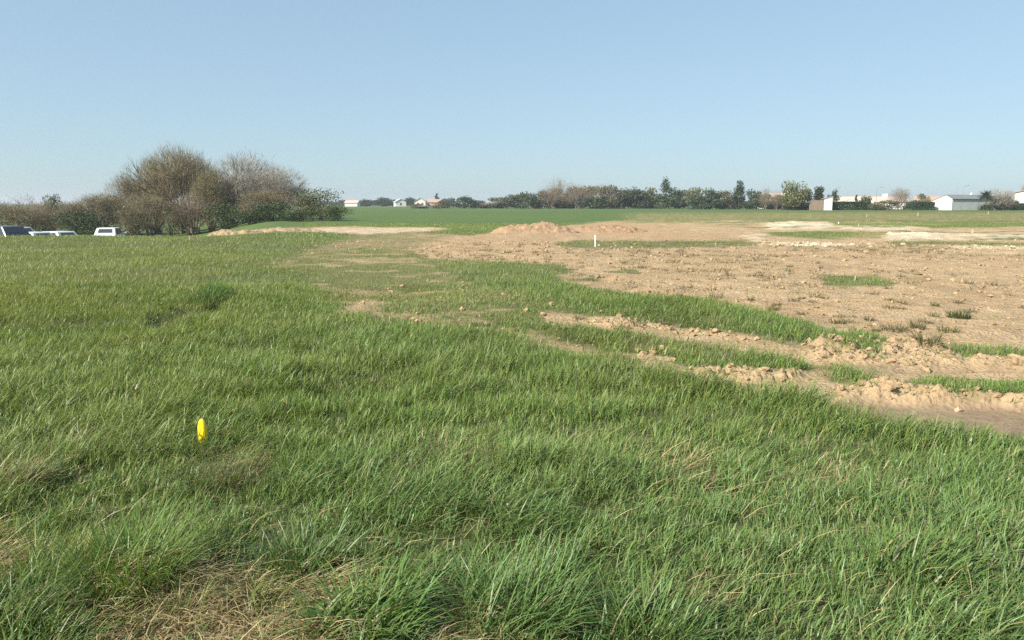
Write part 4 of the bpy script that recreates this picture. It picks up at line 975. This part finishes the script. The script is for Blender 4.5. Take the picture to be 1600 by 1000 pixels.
# barn: gable towards the left, long side towards the right
bx, by = XAT(1486.5, 190), 190.0
vdir = math.atan2(bx, by)                                             # azimuth of the view ray
gn = vdir + math.pi + math.radians(40)                                # azimuth of the gable's outward normal
barn_rz = -gn + math.pi                                               # local -y is the gable normal
bw, bl = 5.9, 15.0
zr, ze1, ze2 = ZAT(305.0, 190), ZAT(310.5, 190), ZAT(314.5, 190)
def loc2w(lx, ly, rz): return lx * math.cos(rz) - ly * math.sin(rz), lx * math.sin(rz) + ly * math.cos(rz)
corner_local = (bw / 2, -bl / 2)
ox, oy = loc2w(*corner_local, barn_rz)
barn = empty('barn', (bx - ox, by - oy, 0), barn_rz); tag(barn, 'white metal-clad barn with dark grey roof and shade painted on its long side', 'barn')
ridge_x = bw / 2 - 1.75
MB().prism([(-bw / 2, -.3), (bw / 2, -.3), (bw / 2, ze1), (ridge_x, zr), (-bw / 2, ze2)], -bl / 2, -bl / 2 + .12).build('gable_wall', M['sheet'], barn)
nb = 10
for k in range(nb):
    y0 = -bl / 2 + .12 + (bl - .24) * k / nb; y1 = -bl / 2 + .12 + (bl - .24) * (k + 1) / nb
    MB().box(bw / 2 - .10, bw / 2 - (.0 if k % 2 else .012), y0 + .015, y1 - .015, -.3, ze1).build('cladding_panel', M['sheet_shaded_and_grey'], barn)  # white wall at a grazing angle to the sun, its shade put into the grey
MB().box(-bw / 2, -bw / 2 + .1, -bl / 2 + .12, bl / 2 - .12, -.3, ze2).build('rear_wall', M['sheet_shaded_and_grey'], barn)
MB().prism([(-bw / 2, -.3), (bw / 2, -.3), (bw / 2, ze1), (ridge_x, zr), (-bw / 2, ze2)], bl / 2 - .12, bl / 2).build('gable_wall', M['sheet'], barn)
MB().prism([(ridge_x, zr + .02), (bw / 2 + .22, ze1 - .12), (bw / 2 + .22, ze1 + .0), (ridge_x, zr + .16)], -bl / 2 - .1, bl / 2 + .1).build('roof_slope', M['fibro'], barn)
MB().prism([(ridge_x, zr + .02), (ridge_x, zr + .16), (-bw / 2 - .22, ze2 - .0), (-bw / 2 - .22, ze2 - .12)], -bl / 2 - .1, bl / 2 + .1).build('roof_slope', M['fibro'], barn)
MB().box(bw / 2 - .01, bw / 2 + .10, -bl / 2 + .2, bl / 2 - .2, ze1 - .30, ze1 - .18).build('gutter', M['lamp'], barn)
# little hut with a slanting roof
hx, hy = XAT(1292, 188), 188.0
hut = empty('garden_hut', (hx, hy, 0), -math.atan2(hx, hy) + math.radians(14)); tag(hut, 'little lean-to hut with one whitish end wall and a slanting top', 'hut')
zl, zh = ZAT(311, 188), ZAT(307.5, 188)
MB().prism([(-.95, -.2), (.95, -.2), (.95, zh), (-.95, zl)], -.9, -.8).build('end_wall', M['white'], hut)
MB().box(-.95, -.87, -.8, 2.2, -.2, zl - .02).build('side_wall', M['board'], hut)
MB().box(.87, .95, -.8, 2.2, -.2, zh - .02).build('side_wall', M['board'], hut)
MB().prism([(-1.1, zl - .04), (1.1, zh + .06), (1.1, zh + .14), (-1.1, zl + .04)], -1.0, 2.4).build('roof', M['fibro'], hut)
fx_, fyy = XAT(1277, 189), 189.0
fence = empty('board_fence', (fx_, fyy, 0), -math.atan2(fx_, fyy)); tag(fence, 'weathered brown board fence beside the little hut', 'fence')
for k in range(16): MB().box(-1.9 + k * .235, -1.9 + k * .235 + .215, -.02, .02, -.1, ZAT(313 - (k % 3) * .3, 189)).build('board', M['board'], fence)
for k in range(3): MB().box(-1.85 + k * 1.7, -1.75 + k * 1.7, .03, .13, -.2, 2.0).build('post', M['board'], fence)

house(1316, 232, 9, 10, ZAT(317, 232), ZAT(308, 232) - ZAT(317, 232), math.pi / 2 - .55, 'long low house with pale pinkish roof behind the clipped hedge', 'white', 'tile_pale', None, [('+x', 0, .9, 1.2, 1.2)])
house(1365, 236, 9, 9, ZAT(313.5, 236), ZAT(307.5, 236) - ZAT(313.5, 236), math.pi / 2 - .5, 'tan-roofed house with white chimney behind the low dark tree', 'white', 'tile', (0, -3.3), [('+x', 0, .9, 1.2, 1.2), ('-y', 0, .9, 1.0, 1.1)])
house(1388, 228, 8, 9, ZAT(315, 228), ZAT(308, 228) - ZAT(315, 228), math.pi / 2 - .3, 'pale house with two-level roof and chimney behind the garden shrubs', 'white', 'tile_pale', (0, 1.5), [('+x', -2, .9, 1.2, 1.2), ('+x', 2, .9, 1.2, 1.2)])
house(1456, 226, 9, 9, ZAT(315, 226), ZAT(307.5, 226) - ZAT(315, 226), math.pi / 2 - .5, 'tan-roofed house showing behind the white barn gable', 'white', 'tile', None, [('+x', 0, .9, 1.2, 1.2)])
e = house(1607, 205, 6.5, 8, ZAT(301, 205), ZAT(296.5, 205) - ZAT(301, 205), -.60, 'white two-storey house beside the bare bushes next to the barn', 'white', 'tile', (0, 1.0), [('-y', -.6, ZAT(314, 205), .9, 1.1), ('-y', 1.6, ZAT(308, 205), .9, 1.2), ('-x', 0, 2.9, 1.0, 1.2), ('-x', 2, .9, 1.0, 1.2)])
GHs = 'pale houses half hidden by the hedgerow'
house(1199, 246, 7, 8, ZAT(309, 246), ZAT(303, 246) - ZAT(309, 246), math.pi / 2 - .3, 'pale house glimpsed through thin trees at the end of the hedgerow', 'white', 'tile_pale', None, [('+x', 0, .9, 1.1, 1.2)])
house(1213, 248, 7, 8, ZAT(310, 248), ZAT(302, 248) - ZAT(310, 248), math.pi / 2 - .3, 'pale house glimpsed next to the big lumpy evergreen', 'white', 'tile_pale', None, [('+x', 0, .9, 1.1, 1.2)])
# far houses beyond the green field
house(551, 430, 6, 7.0, 2.0, 1.2, math.pi / 2 - .1, 'far white house standing alone beyond the end of the tree clump', 'white', 'tile_pale', None, [('+x', -2, .8, 1.1, 1.1), ('+x', 2, .8, 1.1, 1.1)])
house(625, 430, 6, 6, 2.5, 1.6, .3, 'far whitish house between dark garden bushes', 'white', 'sheet_shaded_and_grey', None, [('-y', 0, .8, 1.1, 1.1)])
house(657, 400, 5.5, 6, 2.7, 1.7, .05, 'brightest far white house with its gable to the field', 'white', 'tile_pale', None, [('-y', -1, .8, 1.0, 1.1), ('-y', 1.2, .8, 1.0, 1.1)])
house(679, 405, 6, 6.5, 2.3, 1.4, math.pi / 2, 'far beige house next to the brightest white one', 'tile_pale', 'tile', None, [('+x', 0, .8, 1.1, 1.1)])
GF = 'distant dark bushes around the far houses'
for px, top, w in ((540, 312, 30), (575, 311, 30), (602, 308, 34), (642, 308, 26), (690, 312, 30), (700, 309, 26), (565, 315, 40), (615, 314, 40)):
    fshrub(px, top, w, 445, 0, 'distant dark bush among the far white houses', GF)
evergreen(683, 302, 12, 425, 'cone', DARK, 'pointed dark tree above the far beige house', 400, size=.5, seed=485)
rr2 = random.Random(3)
for k in range(14):
    px = 470 + k * 17 + rr2.uniform(-4, 4)
    fshrub(px, 313.0 + rr2.uniform(-1.0, 1.5), 46, 800 + rr2.uniform(-30, 30), 0, 'bush of the farthest tree line on the horizon', 'bushes of the farthest tree line')

# ------------------------------------------------------------------ street lamps
def street_lamp(px, Y, top, label):
    X = XAT(px, Y); z0 = gz1(X, Y); H = ZAT(top, Y) - z0; e = empty('street_lamp', (X, Y, z0)); tag(e, label, 'street lamp', 'street lamps among the houses')
    MB().tube((0, 0, -.2), (0, 0, H - .25), .10, .065, 8).build('pole', M['lamp'], e)
    MB().tube((0, 0, H - .3), (.9, 0, H), .055, .05, 6).build('arm', M['lamp'], e)
    MB().prism([(.8, H - .04), (1.75, H + .02), (1.75, H + .10), (1.2, H + .16), (.8, H + .08)], -.16, .16).build('lamp_head', M['lamp'], e)
street_lamp(1368, 222, 292.5, 'thin street lamp above the roof of the two-level pale house')
street_lamp(1503, 222, 290.5, 'thin street lamp rising behind the dark barn roof')
street_lamp(1303, 226, 293.5, 'thin street lamp above the small dark round tree')
# white dish above the barn
dx_, dy_ = XAT(1514, 214), 214.0
dish = empty('satellite_dish', (dx_, dy_, 0)); tag(dish, 'small white dish on a mast above the barn roof', 'satellite dish')
MB().tube((0, 0, -.1), (0, 0, ZAT(303.5, 214)), .06, .05, 6).build('mast', M['lamp'], dish)
zz_ = ZAT(302.3, 214); mb = MB(); pts = [(0, .02, zz_)]; fcs = []
for q, (rad, dep) in enumerate(((.22, -.02), (.42, -.12))):
    for k in range(14): pts.append((rad * math.cos(6.283 * k / 14), dep, zz_ + rad * math.sin(6.283 * k / 14)))
for k in range(14): fcs.append((0, 1 + k, 1 + (k + 1) % 14)); fcs.append((1 + k, 15 + k, 15 + (k + 1) % 14, 1 + (k + 1) % 14))
mb.poly(pts, fcs).build('reflector', M['sheet'], dish)

# ------------------------------------------------------------------ vehicles on the lower track
M['car_white'] = plain('white_car_paint', (.66, .66, .64), .25, .02, 2, .5)
M['car_grey'] = plain('dark_grey_car_paint', (.07, .075, .085), .25, .03, 2, .5)
M['tyre'] = plain('tyre_rubber', (.02, .02, .02), .85, .1, 9, .2)
M['rim'] = plain('wheel_rim', (.45, .46, .47), .4, .05, 9, .5, metal=.6)
M['red'] = plain('tail_lamp', (.45, .02, .02), .25, .05, 9, .5)
M['lamp_glass'] = plain('headlamp', (.75, .76, .76), .15, .03, 9, .6)
M['trim'] = plain('black_trim', (.03, .03, .032), .6, .05, 9, .3)
def car(px, Y, rz, mat, label, van=False, name='parked_car', z=None):
    """length along local y, nose at +y"""
    X = XAT(px, Y); z0 = gz1(X, Y) if z is None else z; e = empty(name, (X, Y, z0), rz); tag(e, label, 'van' if van else 'car', 'vehicles parked on the lower track')
    L_, W_, Hh = (4.9, 1.9, 2.0) if van else (4.1, 1.72, 1.48); l2, w2 = L_ / 2, W_ / 2
    belt = 1.15 if van else .92
    def ring(y, w, zb, zt): return [(-w, y, zb), (-w * 1.02, y, (zb + zt) / 2), (-w * .93, y, zt), (w * .93, y, zt), (w * 1.02, y, (zb + zt) / 2), (w, y, zb)]
    def loft(rings):
        pts = [p for q in rings for p in q]; m = len(rings[0]); f = [tuple(range(m - 1, -1, -1)), tuple((len(rings) - 1) * m + k for k in range(m))]
        for a in range(len(rings) - 1):
            for k in range(m): f.append((a * m + k, a * m + (k + 1) % m, (a + 1) * m + (k + 1) % m, (a + 1) * m + k))
        return MB().poly(pts, f)
    nose = .98 if van else .72
    body = loft([ring(-l2, w2 * .90, .32, belt * .96), ring(-l2 + .15, w2, .24, belt), ring(l2 - 1.35, w2, .24, belt), ring(l2 - .35, w2 * .96, .24, nose + .06), ring(l2, w2 * .86, .30, nose - .08)]).build('body', mat, e, bevel=.05)
    yr0, yr1, yf1, yf0 = (-l2 + .05, -l2 + .22, l2 - 1.75, l2 - 1.0) if van else (-l2 + .12, -l2 + .62, l2 - 1.95, l2 - 1.2)
    def cab(i_, zt): return [(-w2 * .93 + i_, yr0, belt - .02), (w2 * .93 - i_, yr0, belt - .02), (w2 * .93 - i_, yf0, belt - .05), (-w2 * .93 + i_, yf0, belt - .05), (-w2 * .76 + i_, yr1, zt), (w2 * .76 - i_, yr1, zt), (w2 * .76 - i_, yf1, zt), (-w2 * .76 + i_, yf1, zt)]
    MB().poly(cab(0, Hh), [(4, 5, 6, 7), (0, 1, 5, 4), (1, 2, 6, 5), (2, 3, 7, 6), (3, 0, 4, 7)]).build('cabin', mat, e, bevel=.05)
    C = [np.array(p) for p in cab(0, Hh)]
    def pane(nm, a, b, c, d, u0=.08, u1=.92, v0=.12, v1=.88):
        q = lambda u, v: (a * (1 - u) + b * u) * (1 - v) + (d * (1 - u) + c * u) * v
        nrm = np.cross(b - a, d - a); nrm /= np.linalg.norm(nrm); P = [q(u0, v0), q(u1, v0), q(u1, v1), q(u0, v1)]
        MB().poly([p + nrm * .012 for p in P] + [p - nrm * .03 for p in P], [(0, 1, 2, 3), (7, 6, 5, 4), (0, 4, 5, 1), (1, 5, 6, 2), (2, 6, 7, 3), (3, 7, 4, 0)]).build(nm, M['glass'], e)
    pane('rear_window', C[0], C[1], C[5], C[4], .15, .85, .35, .85); pane('windscreen', C[2], C[3], C[7], C[6])
    for (a, b, c, d) in ((C[1], C[2], C[6], C[5]), (C[3], C[0], C[4], C[7])):
        if van: pane('side_window', a, b, c, d, .72, .92, .3, .85) if a is C[1] else pane('side_window', a, b, c, d, .08, .28, .3, .85)
        else: pane('side_window', a, b, c, d, .08, .47); pane('side_window', a, b, c, d, .52, .90)
    for sx in (-1, 1):
        for yy in (-l2 + .72, l2 - .78):
            wh = MB().tube((sx * (w2 - .2), yy, .30), (sx * (w2 + .015), yy, .30), .30, .30, 18).build('wheel', M['tyre'], e)
            MB().tube((sx * (w2 + .0), yy, .30), (sx * (w2 + .025), yy, .30), .19, .17, 14).build('rim', M['rim'], wh)
        MB().box(sx * w2 * .78 - .09, sx * w2 * .78 + .09, -l2 - .015, -l2 + .12, belt * .66, belt * .9).build('tail_lamp', M['red'], e)
        MB().box(sx * w2 * .66 - .16, sx * w2 * .66 + .16, l2 - .10, l2 + .012, nose * .70, nose * .86).build('headlamp', M['lamp_glass'], e)
        MB().box(sx * (w2 + .09) - .08, sx * (w2 + .09) + .08, l2 - 1.55, l2 - 1.45, belt + .02, belt + .14).build('mirror', mat, e)
    MB().box(-w2 * .86, w2 * .86, -l2 - .05, -l2 + .1, .34, .52).build('bumper', M['trim'], e)
    MB().box(-w2 * .8, w2 * .8, l2 - .1, l2 + .03, .30, .46).build('bumper', M['trim'], e)
    return e
car(172, 62, .25, M['car_white'], 'white hatchback seen from behind below the crest of the crop')
car(80, 53, 1.15, M['car_white'], 'white car sunk almost out of sight behind the crest of the crop')
car(12, 61, 1.45, M['car_white'], 'white car side-on under the reddish brown bushes')
car(40, 51.5, 1.2, M['car_white'], 'white car in front of the side-on white one')
car(-6, 46, 1.2, M['car_grey'], 'dark grey car at the foot of the crop beside the white cars')

# ------------------------------------------------------------------ thin spring haze over the land
hz = MB().box(-4700, 4700, -4700, 4700, -4, 16).build('haze', None)
mh = bpy.data.materials.new('haze'); mh.use_nodes = True; mh.node_tree.nodes.clear()
pv = mh.node_tree.nodes.new('ShaderNodeVolumePrincipled'); pv.inputs['Color'].default_value = (.86, .92, 1.0, 1); pv.inputs['Density'].default_value = 0.00036; pv.inputs['Anisotropy'].default_value = 0.2
mo = mh.node_tree.nodes.new('ShaderNodeOutputMaterial'); mh.node_tree.links.new(pv.outputs[0], mo.inputs['Volume'])
hz.data.materials.append(mh); tag(hz, 'thin bluish haze over the fields', 'haze', None, 'stuff')
